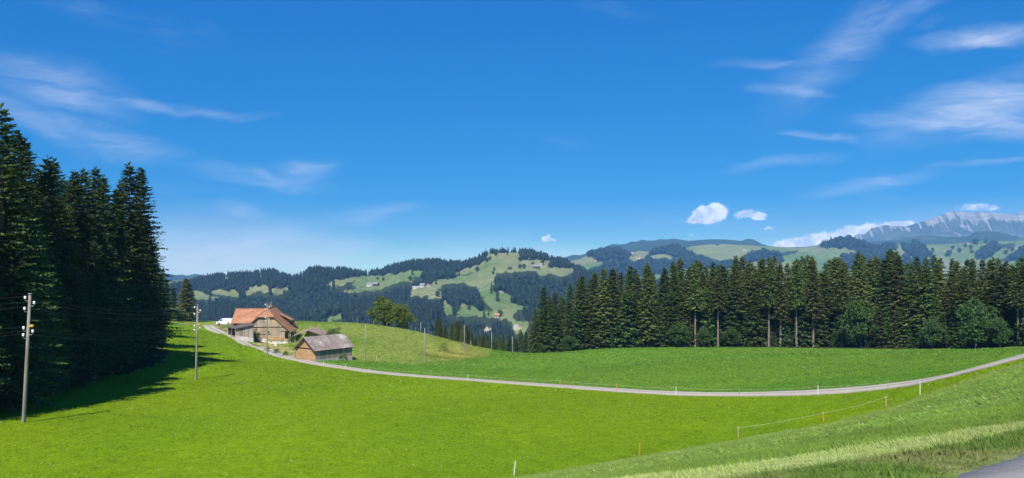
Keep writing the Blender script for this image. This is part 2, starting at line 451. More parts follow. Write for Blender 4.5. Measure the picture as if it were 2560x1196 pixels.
def zfar(px, D):
    px = np.asarray(px, float); D = np.asarray(D, float)
    zp = lambda py, d: -(py - HY) / F * d
    X = (px - CX) / F * D
    z = np.full(np.broadcast(px, D).shape, -40.0)
    a0 = zp(905.0, 1000.0)
    z = np.where(D < 560, -52 - 38 * smooth01(330, 560, D), z)
    z = np.where((D >= 560) & (D < 1000), -90 + (a0 + 90) * smooth01(560, 1000, D), z)
    t = np.clip((D - 1000) / (DR - 1000), 0, 1)
    sA = 1 - (1 - t) ** 1.45
    pyA = 905 + (skyA(px) - 905) * sA
    und = fbm(X / 210.0 + 3.1, D / 260.0, 4) * 30 * (t * (1 - t) * 4) ** 0.6
    z = np.where((D >= 1000) & (D < DR), zp(pyA, D) + und, z)
    zr = zp(skyA(px), DR); zb0 = np.minimum(zp(706.0, DB0), zr - 25)
    t = np.clip((D - DR) / (DB0 - DR), 0, 1)
    z = np.where((D >= DR) & (D < DB0), zr + (zb0 - zr) * (1 - (1 - t) ** 1.6), z)
    t = np.clip((D - DB0) / (DB1 - DB0), 0, 1)
    pyb0 = HY - zb0 / DB0 * F
    pyB = pyb0 + (skyB(px) - pyb0) * (1 - (1 - t) ** 1.5)
    z = np.where((D >= DB0) & (D < DB1), zp(pyB, D) + fbm(X / 420.0, D / 500.0, 4) * 55 * (t * (1 - t) * 4) ** 0.6, z)
    zr = zp(skyB(px), DB1); zc0 = zp(672.0, DC0)
    t = np.clip((D - DB1) / (DC0 - DB1), 0, 1)
    z = np.where((D >= DB1) & (D < DC0), zr + (np.minimum(zc0, zr - 60) - zr) * (1 - (1 - t) ** 1.6), z)
    zc0 = np.minimum(zc0, zr - 60); pyc0 = HY - zc0 / DC0 * F
    t = np.clip((D - DC0) / (DC1 - DC0), 0, 1)
    z = np.where((D >= DC0) & (D < DC1), zp(pyc0 + (skyC(px) - pyc0) * (1 - (1 - t) ** 1.3), D) + fbm(X / 560.0, D / 640.0, 5) * 85 * (t * (1 - t) * 4) ** 0.7, z)
    zr = zp(skyC(px), DC1); zd0 = np.minimum(zp(655.0, DD0), zr - 60)
    t = np.clip((D - DC1) / (DD0 - DC1), 0, 1)
    z = np.where((D >= DC1) & (D < DD0), zr + (zd0 - zr) * (1 - (1 - t) ** 1.6), z)
    pyd0 = HY - zd0 / DD0 * F
    t = np.clip((D - DD0) / (DD1 - DD0), 0, 1)
    sD = 0.60 * (t / 0.86) ** 1.15 * (t < 0.86) + (0.60 + 0.40 * smooth01(0.86, 1.0, t)) * (t >= 0.86)
    rug = fbm(X / 200.0 + 5, D / 1250.0, 5, 0.6) * 98 * np.clip(t * 1.6, 0, 1) * (1 - smooth01(0.93, 1.0, t) * 0.93)
    z = np.where((D >= DD0) & (D <= DD1), zp(pyd0 + (skyD(px) - pyd0) * sD, D) + rug, z)
    zr = zp(skyD(px), DD1)
    z = np.where(D > DD1, zr - (D - DD1) * 0.25, z)
    return z
def zg(x, y):
    x = np.atleast_1d(np.asarray(x, float)); y = np.atleast_1d(np.asarray(y, float))
    xs, ys = np.broadcast_arrays(x, y); sh = xs.shape; xs = xs.ravel(); ys = ys.ravel()
    zo = np.empty(len(xs))
    nr = ys < 430
    if nr.any():
        yc = np.minimum(ys[nr], 335.0); k = yc / np.maximum(ys[nr], 1e-6)
        zo[nr] = znear(np.where(ys[nr] > 335, xs[nr] * k, xs[nr]), yc)
    fr = ys > 285
    if fr.any():
        zf = zfar(CX + F * xs[fr] / ys[fr], ys[fr])
        b = smooth01(285, 430, ys[fr])
        zo[fr] = np.where(ys[fr] < 430, np.where(b < 1, zo[fr], 0) * (1 - b) + zf * b, zf)
    return zo.reshape(sh)
def spline(pts, step):
    pts = np.array(pts, float); n = len(pts)
    out = []
    for k in range(n - 1):
        p0, p1, p2, p3 = pts[max(k - 1, 0)], pts[k], pts[k + 1], pts[min(k + 2, n - 1)]
        m = max(2, int(np.linalg.norm(p2 - p1) / step))
        for j in range(m):
            t = j / m
            out.append(0.5 * ((2 * p1) + (-p0 + p2) * t + (2 * p0 - 5 * p1 + 4 * p2 - p3) * t * t + (-p0 + 3 * p1 - 3 * p2 + p3) * t ** 3))
    out.append(pts[-1]); return np.array(out)
ROADC = spline([tuple(P(*c))[:2] for c in ROAD], 0.8)
def gz(x, y): return float(zg(x, y)[0])
_DM = np.concatenate([np.arange(3, 60, 0.05), np.arange(60, 330, 0.12), np.arange(330, 2050, 1.5), np.arange(2050, 4100, 4.0)])
def hit(px, py, dmin=3.0, dmax=4100.0):
    """first ground point seen at a pixel"""
    D = _DM[(_DM >= dmin) & (_DM <= dmax)]
    x = (px - CX) / F * D
    g = zg(x, D); zr = -(py - HY) / F * D
    k = np.nonzero(g >= zr)[0]
    k = k[0] if len(k) else int(np.argmin(zr - g))
    return Vector((x[k], D[k], g[k]))
def ground(px, D):
    x = (px - CX) / F * D
    return Vector((x, D, gz(x, D)))

# ---- land use of the near ground
eB1 = curve([(900, 1262), (1200, 1209), (1285, 1195), (1599, 1141), (1846, 1097), (2058, 1060), (2215, 1021), (2300, 991), (2400, 956), (2480, 928), (2560, 906), (2760, 866)])
eB2 = curve([(1200, 1236), (1700, 1180), (1980, 1140), (2240, 1100), (2560, 1058), (2760, 1040)])
eB3 = curve([(1500, 1245), (1750, 1212), (2000, 1172), (2200, 1142), (2400, 1108), (2560, 1078), (2760, 1058)])
_rx = [c[0] for c in ROAD][::-1]; _ry = [c[1] for c in ROAD][::-1]
eRoad = lambda px: np.interp(px, _rx, _ry)
eMead = curve([(400, 800), (860, 903), (1000, 908), (1060, 908), (1130, 902), (1222, 893), (1230, 870), (1240, 700)])
C_FIELD = np.array((.160, .258, .006)); C_FIELD2 = np.array((.098, .215, .020)); C_MEAD = np.array((.205, .260, .045)); C_DRY = np.array((.36, .32, .12))
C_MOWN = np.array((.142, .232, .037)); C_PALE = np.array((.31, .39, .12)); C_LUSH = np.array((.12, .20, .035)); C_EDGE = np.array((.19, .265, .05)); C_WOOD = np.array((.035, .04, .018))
DRY_POLY = [(515, 813), (575, 809), (596, 836), (640, 848), (690, 862), (738, 872), (738, 897), (690, 883), (640, 863), (600, 847), (560, 832), (530, 821)]
def zone_color(x, y, z):
    px = CX + F * x / np.maximum(y, 0.5); py = HY - F * z / np.maximum(y, 0.5)
    n1 = fbm(x / 9.0, y / 14.0, 4); n2 = fbm(x / 2.3 + 40, y / 2.6, 3); n3 = fbm(x / 30.0 + 9, y / 40.0, 3)
    c = np.empty((len(x), 3)); c[:] = C_FIELD
    m = (n1 > 0.12)[:, None] * 0.55 * np.clip(n1 * 2, 0, 1)[:, None]
    c = c * (1 - m) + m * np.array((.125, .222, .006))
    c = c * (1 + 0.16 * n3[:, None])
    beyond = (py < eRoad(px) + n2 * 1.0) & (y > 55)
    mead = beyond & (py < eMead(px) + n2 * 3) & (px < 1240)
    f2 = beyond & ~mead
    # right field: greener, with broad paler swaths of an earlier cut
    band = smooth01(-0.15, 0.35, fbm(x / 60.0 + 2, y / 16.0 + 5, 3))
    cf2 = C_FIELD2[None] * (1 + 0.15 * n1[:, None]) * (1 - 0.0 * band[:, None]); cf2 = cf2 * (1 - band[:, None] * 0.55) + band[:, None] * 0.55 * np.array((.140, .245, .024))
    c = np.where(f2[:, None], cf2, c)
    dry = smooth01(-0.35, 0.35, n3 + 0.6 * n1 + 0.25)
    cm = np.array((.140, .225, .028))[None] * (1 - dry[:, None]) + C_MEAD[None] * dry[:, None]
    yel = smooth01(150, 0, np.abs(px - 1140) * 1.2 + np.abs(py - 885) * 3.2)
    cm = cm * (1 - 0.7 * yel[:, None]) + 0.7 * yel[:, None] * np.array((.290, .275, .055))
    # low terraces trodden across the hillside
    ter = np.sin((z * 7.2 + 0.10 * x + n2 * 0.6)); terr = smooth01(0.35, 0.95, ter) * smooth01(90, 20, np.abs(px - 1110)) * smooth01(30, 8, np.abs(py - 878))
    cm = cm * (1 - 0.42 * terr[:, None]) + 0.05 * (smooth01(-0.3, -0.9, ter) * (terr * 0 + 1) * smooth01(90, 20, np.abs(px - 1110)) * smooth01(30, 8, np.abs(py - 878)))[:, None] * np.array((1.0, .9, .25))
    c = np.where(mead[:, None], cm, c)
    dr = in_poly(px + n2 * 5, py + n1 * 3, DRY_POLY) & (y > 100)
    k = smooth01(-0.8, 0.0, n2 + n1)[:, None]
    c = np.where(dr[:, None], C_DRY[None] * k + (1 - k) * np.array((.13, .19, .03)), c)
    # roadside edge of paler stalks
    rd = np.abs(py - eRoad(px)) * y / F
    ed = smooth01(1.5, 0.6, rd * 8.0 / 1.0) * (y > 55) * 0
    c = c * (1 - ed[:, None]) + ed[:, None] * C_EDGE
    near = y < 84
    bank = near & (py > eB1(px) + n2 * 1.2)
    cb = C_MOWN[None] * (1 + 0.22 * n2[:, None] + 0.14 * n1[:, None])
    hay = smooth01(0.15, 0.5, fbm(x / 1.4 + 3, y / 0.5, 3))[:, None] * 0.22
    cb = cb * (1 - hay) + hay * np.array((.16, .22, .06))
    dist = (py - eB1(px)) * y / F
    e = smooth01(0.38, 0.12, dist)[:, None] * 0.8
    cb = cb * (1 - e) + e * C_EDGE
    c = np.where(bank[:, None], cb, c)
    pale = near & (py > eB2(px) + n2 * 7)
    c = np.where(pale[:, None], C_PALE[None] * (1 + 0.2 * n2[:, None]), c)
    lush = near & (py > eB3(px) + n2 * 16 + n1 * 14)
    straw = smooth01(0.0, 0.45, fbm(x / 0.8 + 70, y / 0.8, 3))[:, None] * 0.5
    c = np.where(lush[:, None], (C_LUSH[None] * (1 + 0.3 * n2[:, None])) * (1 - straw) + straw * np.array((.26, .24, .10)), c)
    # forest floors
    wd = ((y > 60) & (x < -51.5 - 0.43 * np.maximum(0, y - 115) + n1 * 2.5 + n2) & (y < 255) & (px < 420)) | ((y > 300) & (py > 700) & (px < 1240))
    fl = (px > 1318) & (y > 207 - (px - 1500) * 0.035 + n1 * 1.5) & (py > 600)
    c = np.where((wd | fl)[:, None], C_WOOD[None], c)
    return np.clip(c, 0.004, 1)

# ---- materials for the ground
def attr(nb, name, kind='GEOMETRY'):
    nd = nb.new('ShaderNodeAttribute'); nd.attribute_name = name; nd.attribute_type = kind
    return nd
def new_mat(name):
    m = bpy.data.materials.new(name); m.use_nodes = True
    nb = NB(m.node_tree); nb.n.clear()
    out = nb.new('ShaderNodeOutputMaterial')
    return m, nb, out
def pbsdf(nb, col, rough=0.85, spec=0.2, metallic=0.0, normal=None):
    b = nb.new('ShaderNodeBsdfPrincipled')
    nb.put(b.inputs['Base Color'], (*col, 1.0) if isinstance(col, tuple) and len(col) == 3 else col)
    nb.put(b.inputs['Roughness'], rough)
    b.inputs['Specular IOR Level'].default_value = spec
    b.inputs['Metallic'].default_value = metallic
    if normal is not None: nb.l.new(normal, b.inputs['Normal'])
    return b.outputs[0]
def bump(nb, h, strength, dist):
    nd = nb.new('ShaderNodeBump'); nd.inputs['Strength'].default_value = strength; nd.inputs['Distance'].default_value = dist
    nb.l.new(h, nd.inputs['Height']); return nd.outputs[0]

def mat_ground():
    m, nb, out = new_mat('meadow_grass')
    tc = nb.new('ShaderNodeTexCoord'); v = tc.outputs['Object']
    c = attr(nb, 'zone').outputs['Color']
    n = nb.noise(v, 3.2, 6.0, 0.7)
    f = nb.noise(v, 0.7, 4.0, 0.6)
    c = nb.mix(1.0, c, nb.ramp(n, [(0.28, (.48, .56, .5)), (0.5, (1.0, 1.0, 1.0)), (0.74, (1.45, 1.30, 1.5))]), 'MULTIPLY')
    c = nb.mix(1.0, c, nb.ramp(f, [(0.3, (.86, .9, .8)), (0.7, (1.14, 1.1, 1.2))]), 'MULTIPLY')
    h = nb.math('ADD', nb.noise(v, 5.0, 5.0, 0.7), nb.math('MULTIPLY', nb.noise(v, 1.1, 3.0), 0.7))
    nb.l.new(pbsdf(nb, c, 0.9, 0.04, normal=bump(nb, h, 0.7, 0.12)), out.inputs[0])
    return m
M_GROUND = mat_ground()

def grid_cols(lo, hi, step):
    return np.unique(np.concatenate([np.arange(-1400, lo, 70.0), np.arange(lo, hi + step, step), np.arange(hi + step + 40, 4000, 70.0)]))
def grid_mesh(name, px, D, mat, colf, extra=None):
    PX, DD = np.meshgrid(px, D)
    X = (PX - CX) / F * DD; Z = zg(X, DD)
    V = np.stack([X, DD, Z], -1).reshape(-1, 3)
    nr, nc = PX.shape
    i = np.arange(nr * nc).reshape(nr, nc)
    Q = np.stack([i[:-1, :-1], i[:-1, 1:], i[1:, 1:], i[1:, :-1]], -1).reshape(-1, 4)
    return mk_mesh(name, V, Q, [mat], True, colf(V, PX.ravel()))

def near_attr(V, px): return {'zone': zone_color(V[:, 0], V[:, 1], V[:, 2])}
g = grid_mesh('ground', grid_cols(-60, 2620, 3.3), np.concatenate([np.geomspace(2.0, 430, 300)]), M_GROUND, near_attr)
GROUND = link('ground', g); tag(GROUND, 'green farmland of fields, mown bank and hillside meadow', kind='structure')
# the slope the camera stands on goes on behind it
bx, by = np.meshgrid(np.linspace(-140, 140, 60), np.linspace(-80, 2.0, 24)); bx = bx * np.clip((by + 80) / 82 * -0.97 + 1.0, 0.02, 1)
bV = np.stack([bx, by, zg(bx, by)], -1).reshape(-1, 3)
i = np.arange(bx.size).reshape(bx.shape)
me = mk_mesh('slope', bV, np.stack([i[:-1, :-1], i[:-1, 1:], i[1:, 1:], i[1:, :-1]], -1).reshape(-1, 4), [M_GROUND], True, {'zone': np.tile(C_PALE, (len(bV), 1))})
tag(link('terrain', me), 'grassy slope behind the viewpoint', kind='structure')

# ---- far land: woods and pastures
MEADOWS = [R4([(360, 665), (440, 680), (520, 708), (600, 738), (680, 770), (640, 790), (540, 785), (380, 765)]),
           R4([(560, 690), (650, 675), (760, 670), (890, 665), (890, 700), (880, 745), (760, 735), (650, 712)]),
           R4([(900, 760), (960, 715), (1000, 650), (1100, 615), (1210, 615), (1240, 680), (1290, 640), (1400, 640), (1450, 610), (1500, 635), (1440, 670), (1360, 700), (1340, 725), (1300, 690), (1230, 700), (1130, 690), (1050, 705), (960, 740)]),
           R4([(1935, 605), (1970, 570), (2060, 545), (2160, 532), (2250, 520), (2400, 502), (2600, 500), (2600, 610), (2420, 615), (2330, 592), (2320, 545), (2200, 560), (2140, 590), (1960, 640)]),
           R5([(-20, 350), (100, 340), (240, 330), (320, 320), (400, 300), (480, 280), (520, 295), (640, 295), (630, 325), (560, 330), (510, 370), (460, 400), (380, 402), (300, 420), (220, 440), (150, 462), (60, 472), (-30, 470), (-60, 420)]),
           R4([(2090, 692), (2250, 645), (2530, 622), (2530, 662), (2300, 685), (2150, 694)]),
           R4([(1840, 1028), (1960, 958), (2100, 943), (2215, 922), (2150, 962), (1990, 1010), (1970, 1040)]),
           R4([(570, 1000), (640, 1008), (720, 1025), (640, 1040)]),
           R5([(1190, 150), (1200, 122), (1480, 110), (1490, 190), (1560, 190), (1600, 185), (1680, 195), (1790, 172), (1780, 205), (1762, 230), (1770, 265), (1870, 258), (1990, 272), (2025, 300), (1940, 332), (1880, 342), (1830, 332), (1750, 318), (1690, 332), (1650, 300), (1570, 290), (1480, 305), (1380, 305), (1290, 308), (1262, 360), (1250, 400), (1240, 470), (1262, 490), (1330, 497), (1420, 512), (1420, 585), (1520, 608), (1575, 612), (1560, 640), (1480, 650), (1430, 690), (1420, 740), (1440, 770), (1580, 760), (1560, 880), (1480, 890), (1440, 880), (1430, 785), (1370, 742), (1300, 735), (1200, 724), (1100, 706), (1000, 720), (900, 695), (850, 698), (790, 692), (788, 605), (760, 565), (680, 545), (600, 530), (470, 533), (468, 495), (500, 450), (640, 420), (700, 380), (850, 330), (1000, 260), (1080, 240), (1130, 220), (1160, 180)]),
           ]
WOODS_IN = [R5([(740, 480), (760, 430), (860, 410), (990, 405), (1030, 440), (1090, 430), (1110, 450), (1120, 500), (1150, 550), (1180, 590), (1240, 660), (1200, 670), (1090, 640), (1000, 600), (940, 600), (900, 635), (830, 610), (790, 560), (750, 510)]),
            R5([(800, 378), (830, 350), (950, 320), (965, 332), (850, 368)]), R5([(960, 338), (1040, 303), (1055, 312), (970, 348)])]
WOODS_B = [R6([(560, 290), (600, 280), (700, 235), (830, 200), (970, 200), (1020, 252), (1080, 280), (1050, 290), (1000, 320), (880, 325), (720, 330), (690, 300), (680, 285)]),
           R6([(1180, 290), (1210, 250), (1290, 205), (1400, 180), (1500, 200), (1590, 250), (1650, 280), (1680, 300), (1760, 310), (1900, 330), (2000, 340), (2100, 400), (1500, 400), (1480, 320), (1400, 290), (1330, 268), (1260, 278)]),
           R6([(700, 400), (850, 342), (960, 322), (1070, 320), (1200, 302), (1300, 300), (1480, 330), (1500, 420), (600, 520), (560, 440), (680, 412)]),
           R6([(2030, 290), (2080, 262), (2120, 230), (2170, 272), (2200, 255), (2392, 250), (2392, 340), (2050, 340)]), R6([(1780, 190), (1785, 172), (1830, 170), (1836, 192)]),
           R7([(445, 330), (480, 300), (560, 278), (680, 280), (760, 295), (830, 330), (900, 345), (960, 318), (1020, 325), (1030, 370), (900, 402), (770, 402), (640, 362), (520, 360), (450, 355)]),
           R7([(1060, 330), (1120, 322), (1200, 322), (1230, 360), (1290, 390), (1320, 420), (1260, 440), (1150, 430), (1080, 400)]),
           R7([(1620, 392), (1680, 342), (1740, 322), (1850, 332), (1900, 320), (1905, 345), (1780, 382), (1700, 440), (1620, 450)]),
           R7([(1780, 460), (1850, 420), (1973, 350), (2100, 340), (2100, 460)]), R7([(0, 380), (60, 375), (130, 392), (280, 370), (292, 385), (100, 440), (0, 440)]),
           R7([(1390, 382), (1420, 372), (1428, 430), (1390, 430)]), R7([(1530, 318), (1620, 300), (1640, 322), (1700, 298), (1740, 304), (1700, 322), (1560, 328)]), R7([(620, 402), (900, 398), (1100, 430), (1300, 450), (1300, 520), (600, 520)])]
ROCKS = [R4([(735, 515), (760, 505), (800, 515), (795, 535), (750, 530)]), R4([(1125, 490), (1150, 478), (1158, 512), (1130, 520)]), R4([(1565, 500), (1620, 490), (1622, 512), (1570, 520)]), R4([(1612, 532), (1645, 532), (1640, 552)]), R4([(1755, 438), (1800, 428), (1815, 440), (1770, 455)]), R4([(480, 500), (500, 490), (505, 520)]),
         R5([(790, 212), (845, 205), (840, 226), (795, 228)]), R5([(1285, 488), (1330, 478), (1345, 496)]), R5([(1425, 800), (1470, 790), (1510, 830), (1480, 838), (1425, 828)]), R5([(1135, 838), (1180, 820), (1265, 825), (1262, 850), (1190, 856)]), R5([(1165, 165), (1190, 150), (1185, 172)])]
def is_wood(px, py, D):
    px = np.asarray(px, float); py = np.asarray(py, float); D = np.asarray(D, float)
    wx = px + 9 * fbm(px / 13.0 + 5, py / 8.0, 3); wy = py + 6 * fbm(px / 11.0 + 31, py / 7.0 + 3, 3)
    px, py = np.broadcast_arrays(wx, wy)
    a = ~in_any(px, py, MEADOWS) | in_any(px, py, WOODS_IN)
    a &= ~in_any(px, py, ROCKS)
    b = in_any(px, py, WOODS_B)
    return np.where(D < 2400, a, b)
def far_attr(V, px):
    y = V[:, 1]; py = HY - F * V[:, 2] / y; x = V[:, 0]
    n1 = fbm(x / 90.0, y / 120.0, 4); n2 = fbm(x / 260.0 + 8, y / 300.0, 3)
    w = is_wood(px, py, y)
    dry = smooth01(-0.4, 0.5, n1 * 0.6 + n2)[:, None]
    c = np.array((.115, .178, .052))[None] * (1 - dry) + np.array((.205, .222, .098))[None] * dry
    swath = smooth01(0.2, 0.7, fbm(x / 500.0, y / 45.0, 3))[:, None] * 0.4
    c = c * (1 - swath) + swath * np.array((.12, .215, .05))
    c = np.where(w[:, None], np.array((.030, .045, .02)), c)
    c = np.where((in_any(px, py, ROCKS) & (y < 2400))[:, None], np.array((.42, .36, .27)), c)
    wd = 0
    c = np.where((y > 4790)[:, None], np.array((.040, .062, .030))[None] * (1 - 0.5 * (n2 > 0.45)[:, None]) + np.array((.10, .15, .05))[None] * 0.5 * (n2 > 0.45)[:, None], c)
    return {'zone': np.clip(c, 0.004, 1)}
def mat_far(name, s1, s2, bstr, bdist):
    m, nb, out = new_mat(name)
    tc = nb.new('ShaderNodeTexCoord'); v = tc.outputs['Object']
    c = attr(nb, 'zone').outputs['Color']
    n = nb.noise(v, s1, 6.0, 0.65)
    c = nb.mix(1.0, c, nb.ramp(n, [(0.3, (.68, .72, .66)), (0.7, (1.3, 1.25, 1.3))]), 'MULTIPLY')
    h = nb.noise(v, s2, 5.0, 0.7)
    nb.l.new(pbsdf(nb, c, 0.95, 0.05, normal=bump(nb, h, bstr, bdist)), out.inputs[0])
    return m
M_FAR = mat_far('pasture_hill', 0.05, 0.11, 0.5, 2.0)
M_RIDGE = mat_far('wooded_ridge', 0.006, 0.03, 0.9, 22.0)
def mat_mountain():
    m, nb, out = new_mat('limestone_mountain')
    tc = nb.new('ShaderNodeTexCoord'); v = tc.outputs['Object']
    geo = nb.new('ShaderNodeNewGeometry')
    sp = nb.new('ShaderNodeSeparateXYZ'); nb.l.new(v, sp.inputs[0])
    cl = attr(nb, 'cliff').outputs['Fac']
    n = nb.noise(nb.mapping(v, sc=(1.0, 0.12, 0.25)), 0.015, 8.0, 0.68, 0.4)
    strata = nb.noise(nb.mapping(v, sc=(0.12, 0.12, 1.0)), 0.045, 5.0, 0.6)
    k = nb.math('ADD', cl, nb.math('MULTIPLY', nb.math('SUBTRACT', n, 0.5), 1.95))
    rockm = nb.maprange(k, 0.46, 0.66, 0.0, 1.0, smooth=True)
    rock = nb.ramp(nb.math('ADD', nb.math('MULTIPLY', n, 0.5), nb.math('MULTIPLY', strata, 0.5)), [(0.32, (.15, .14, .125)), (0.5, (.30, .275, .245)), (0.68, (.55, .51, .46))])
    gr = nb.ramp(nb.noise(v, 0.004, 6.0, 0.6), [(0.35, (.045, .058, .036)), (0.6, (.095, .115, .060)), (0.8, (.16, .17, .10))])
    c = nb.mix(rockm, gr, rock)
    nb.l.new(pbsdf(nb, c, 0.95, 0.05, normal=bump(nb, nb.math('ADD', n, strata), 0.8, 24.0)), out.inputs[0])
    return m
M_MOUNT = mat_mountain()
def mount_attr(V, px):
    y = V[:, 1]; t = np.clip((y - DD0) / (DD1 - DD0), 0, 1)
    cl = 0.16 + 0.20 * smooth01(0.2, 0.85, t) + 0.40 * smooth01(0.925, 0.955, t) * (0.45 + 0.55 * smooth01(2250, 2400, px))
    return {'cliff': cl}
sets = [('hill', grid_cols(300, 1640, 3.0), np.concatenate([np.geomspace(430, 1000, 40)[:-1], np.linspace(1000, 2000, 120), np.linspace(2000, 2800, 14)[1:]]), M_FAR, far_attr, 'wooded hill with pastures across the valley'),
        ('rolling_hills', grid_cols(1380, 2640, 3.2), np.concatenate([np.linspace(2800, 4000, 90), np.linspace(4000, 4800, 12)[1:]]), M_FAR, far_attr, 'pale pasture hills with dark woods beyond the forest'),
        ('far_ridge', grid_cols(360, 2640, 4.0), np.concatenate([np.linspace(4800, 6000, 60), np.linspace(6000, 6800, 10)[1:]]), M_RIDGE, far_attr, 'blue wooded ridge on the skyline'),
        ('mountain', grid_cols(2080, 2640, 1.6), np.concatenate([np.linspace(6800, 8000, 60), np.linspace(8000, 8200, 60)[1:], np.linspace(8200, 9200, 8)[1:]]), M_MOUNT, mount_attr, 'grey limestone mountain with a cliff band on the skyline')]
for nm, cols, rows, mt, fn, lab in sets:
    tag(link(nm, grid_mesh(nm, cols, rows, mt, fn)), lab, kind='structure')

# ---- roads
def mat_asphalt(name, base, track=True):
    m, nb, out = new_mat(name)
    tc = nb.new('ShaderNodeTexCoord'); v = tc.outputs['Object']
    u = attr(nb, 'across').outputs['Fac']
    n = nb.noise(v, 0.35, 5.0, 0.6); f = nb.noise(v, 38.0, 4.0, 0.7); p = nb.noise(v, 2.2, 5.0, 0.65)
    c = nb.ramp(n, [(0.3, tuple(b * 0.86 for b in base)), (0.7, tuple(b * 1.12 for b in base))])
    c = nb.mix(1.0, c, nb.ramp(p, [(0.3, (.86, .86, .86)), (0.7, (1.1, 1.1, 1.1))]), 'MULTIPLY')
    c = nb.mix(1.0, c, nb.ramp(f, [(0.25, (.62, .62, .62)), (0.5, (1.0, 1.0, 1.0)), (0.78, (1.4, 1.38, 1.34))]), 'MULTIPLY')
    if track:
        tr = nb.math('ABSOLUTE', nb.math('SUBTRACT', nb.math('ABSOLUTE', nb.math('SUBTRACT', u, 0.5)), 0.24))
        tr = nb.maprange(tr, 0.04, 0.17, 1.0, 0.0, smooth=True)
        c = nb.mix(nb.math('MULTIPLY', tr, 0.7), c, tuple(b * 1.25 for b in base))
        mid = nb.maprange(nb.math('ABSOLUTE', nb.math('SUBTRACT', u, 0.5)), 0.02, 0.09, 1.0, 0.0, smooth=True)
        c = nb.mix(nb.math('MULTIPLY', nb.math('MULTIPLY', mid, n), 0.8), c, (.21, .195, .12))
        ed = nb.maprange(nb.math('ABSOLUTE', nb.math('SUBTRACT', u, 0.5)), 0.40, 0.5, 0.0, 1.0)
        c = nb.mix(nb.math('MULTIPLY', nb.math('MULTIPLY', ed, p), 1.1), c, (.20, .19, .115))
    nb.l.new(pbsdf(nb, c, 0.9, 0.25, normal=bump(nb, f, 0.5, 0.01)), out.inputs[0])
    return m
M_ROAD = mat_asphalt('lane_surface', (.385, .338, .265))
M_TAR = mat_asphalt('near_tarmac', (.29, .268, .235), False)
def ribbon(name, ctr, wid, mat, lift, nx=9, skirt=0.25, rag=0.3, seed=1):
    t = np.gradient(ctr, axis=0); t /= np.linalg.norm(t, axis=1)[:, None]
    nrm = np.c_[t[:, 1], -t[:, 0]]
    s = np.linspace(-0.5, 0.5, nx)
    rng = np.random.RandomState(seed)
    V = []; U = []; zc = zg(ctr[:, 0], ctr[:, 1])
    for j, k in enumerate(s):
        w = wid * k
        jit = (fbm(np.arange(len(ctr)) * 0.35 + 50 * j, np.full(len(ctr), 3.3 + j), 3) * rag) if j in (0, nx - 1) else 0
        q = ctr + nrm * (w + jit)[:, None] if np.ndim(jit) else ctr + nrm * (w[:, None] if np.ndim(w) else w)
        z = zg(q[:, 0], q[:, 1]) + lift - 0.03 * (2 * k) ** 2
        V.append(np.c_[q, z]); U.append(np.full(len(ctr), k + 0.5))
    sk0 = V[0].copy(); sk0[:, 2] -= skirt; sk1 = V[-1].copy(); sk1[:, 2] -= skirt
    V = [sk0] + V + [sk1]; U = [U[0]] + U + [U[-1]]
    m = len(V); n = len(ctr)
    i = np.arange(m * n).reshape(m, n)
    Q = np.stack([i[:-1, :-1], i[:-1, 1:], i[1:, 1:], i[1:, :-1]], -1).reshape(-1, 4)[:, ::-1]
    return mk_mesh(name, np.concatenate(V), Q, [mat], True, {'across': np.concatenate(U)})
rc = ROADC
wd = np.interp(np.arange(len(rc)), [0, len(rc) * 0.25, len(rc)], [3.5, 3.1, 3.0])
tag(link('road', ribbon('road', rc, wd, M_ROAD, 0.07)), 'narrow pale farm lane curving through the fields to the farmhouse', kind='structure')
ed = np.array([(3.58, 6.3), (4.55, 7.0)]); dr = (ed[1] - ed[0]) / np.linalg.norm(ed[1] - ed[0]); nr_ = np.array((dr[1], -dr[0]))
ctr = np.array([ed[0] + dr * s + nr_ * 1.66 - nr_ * 0.002 * (s + 2) ** 2 for s in np.arange(-14, 26, 0.4)])
tag(link('near_road', ribbon('near_road', ctr, np.full(len(ctr), 3.5), M_TAR, 0.03, rag=0.16, seed=4)), 'grey tarmac edge of the road at the viewpoint, bottom corner', kind='structure')
# gravel apron in front of the shed and farm yard
# ------------------------------------------------------------------ plant materials
def mat_leaf(name, dark, light, trans=0.3, var=0.35, rough=0.6):
    m, nb, out = new_mat(name)
    t = attr(nb, 'tint').outputs['Fac']
    oi = nb.new('ShaderNodeObjectInfo')
    c = nb.mix(t, dark, light)
    v = nb.maprange(oi.outputs['Random'], 0, 1, 1 - var, 1 + var)
    hs = nb.new('ShaderNodeHueSaturation')
    nb.put(hs.inputs['Hue'], nb.maprange(oi.outputs['Random'], 0, 1, 0.485, 0.512))
    nb.put(hs.inputs['Value'], v); nb.l.new(c, hs.inputs['Color'])
    c = hs.outputs[0]
    d = pbsdf(nb, c, rough, 0.22)
    tr = nb.new('ShaderNodeBsdfTranslucent'); nb.l.new(nb.mix(1.0, c, (1.15, 1.2, 0.7), 'MULTIPLY'), tr.inputs[0])
    mx = nb.new('ShaderNodeMixShader'); mx.inputs[0].default_value = trans
    nb.l.new(d, mx.inputs[1]); nb.l.new(tr.outputs[0], mx.inputs[2]); nb.l.new(mx.outputs[0], out.inputs[0])
    return m
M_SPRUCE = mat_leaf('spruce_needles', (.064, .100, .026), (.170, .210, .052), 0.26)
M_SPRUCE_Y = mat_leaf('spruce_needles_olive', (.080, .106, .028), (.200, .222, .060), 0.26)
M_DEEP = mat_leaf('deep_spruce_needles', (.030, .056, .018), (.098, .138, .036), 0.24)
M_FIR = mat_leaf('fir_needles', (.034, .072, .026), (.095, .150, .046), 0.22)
M_YOUNG = mat_leaf('young_spruce_needles', (.048, .090, .022), (.125, .190, .045), 0.28)
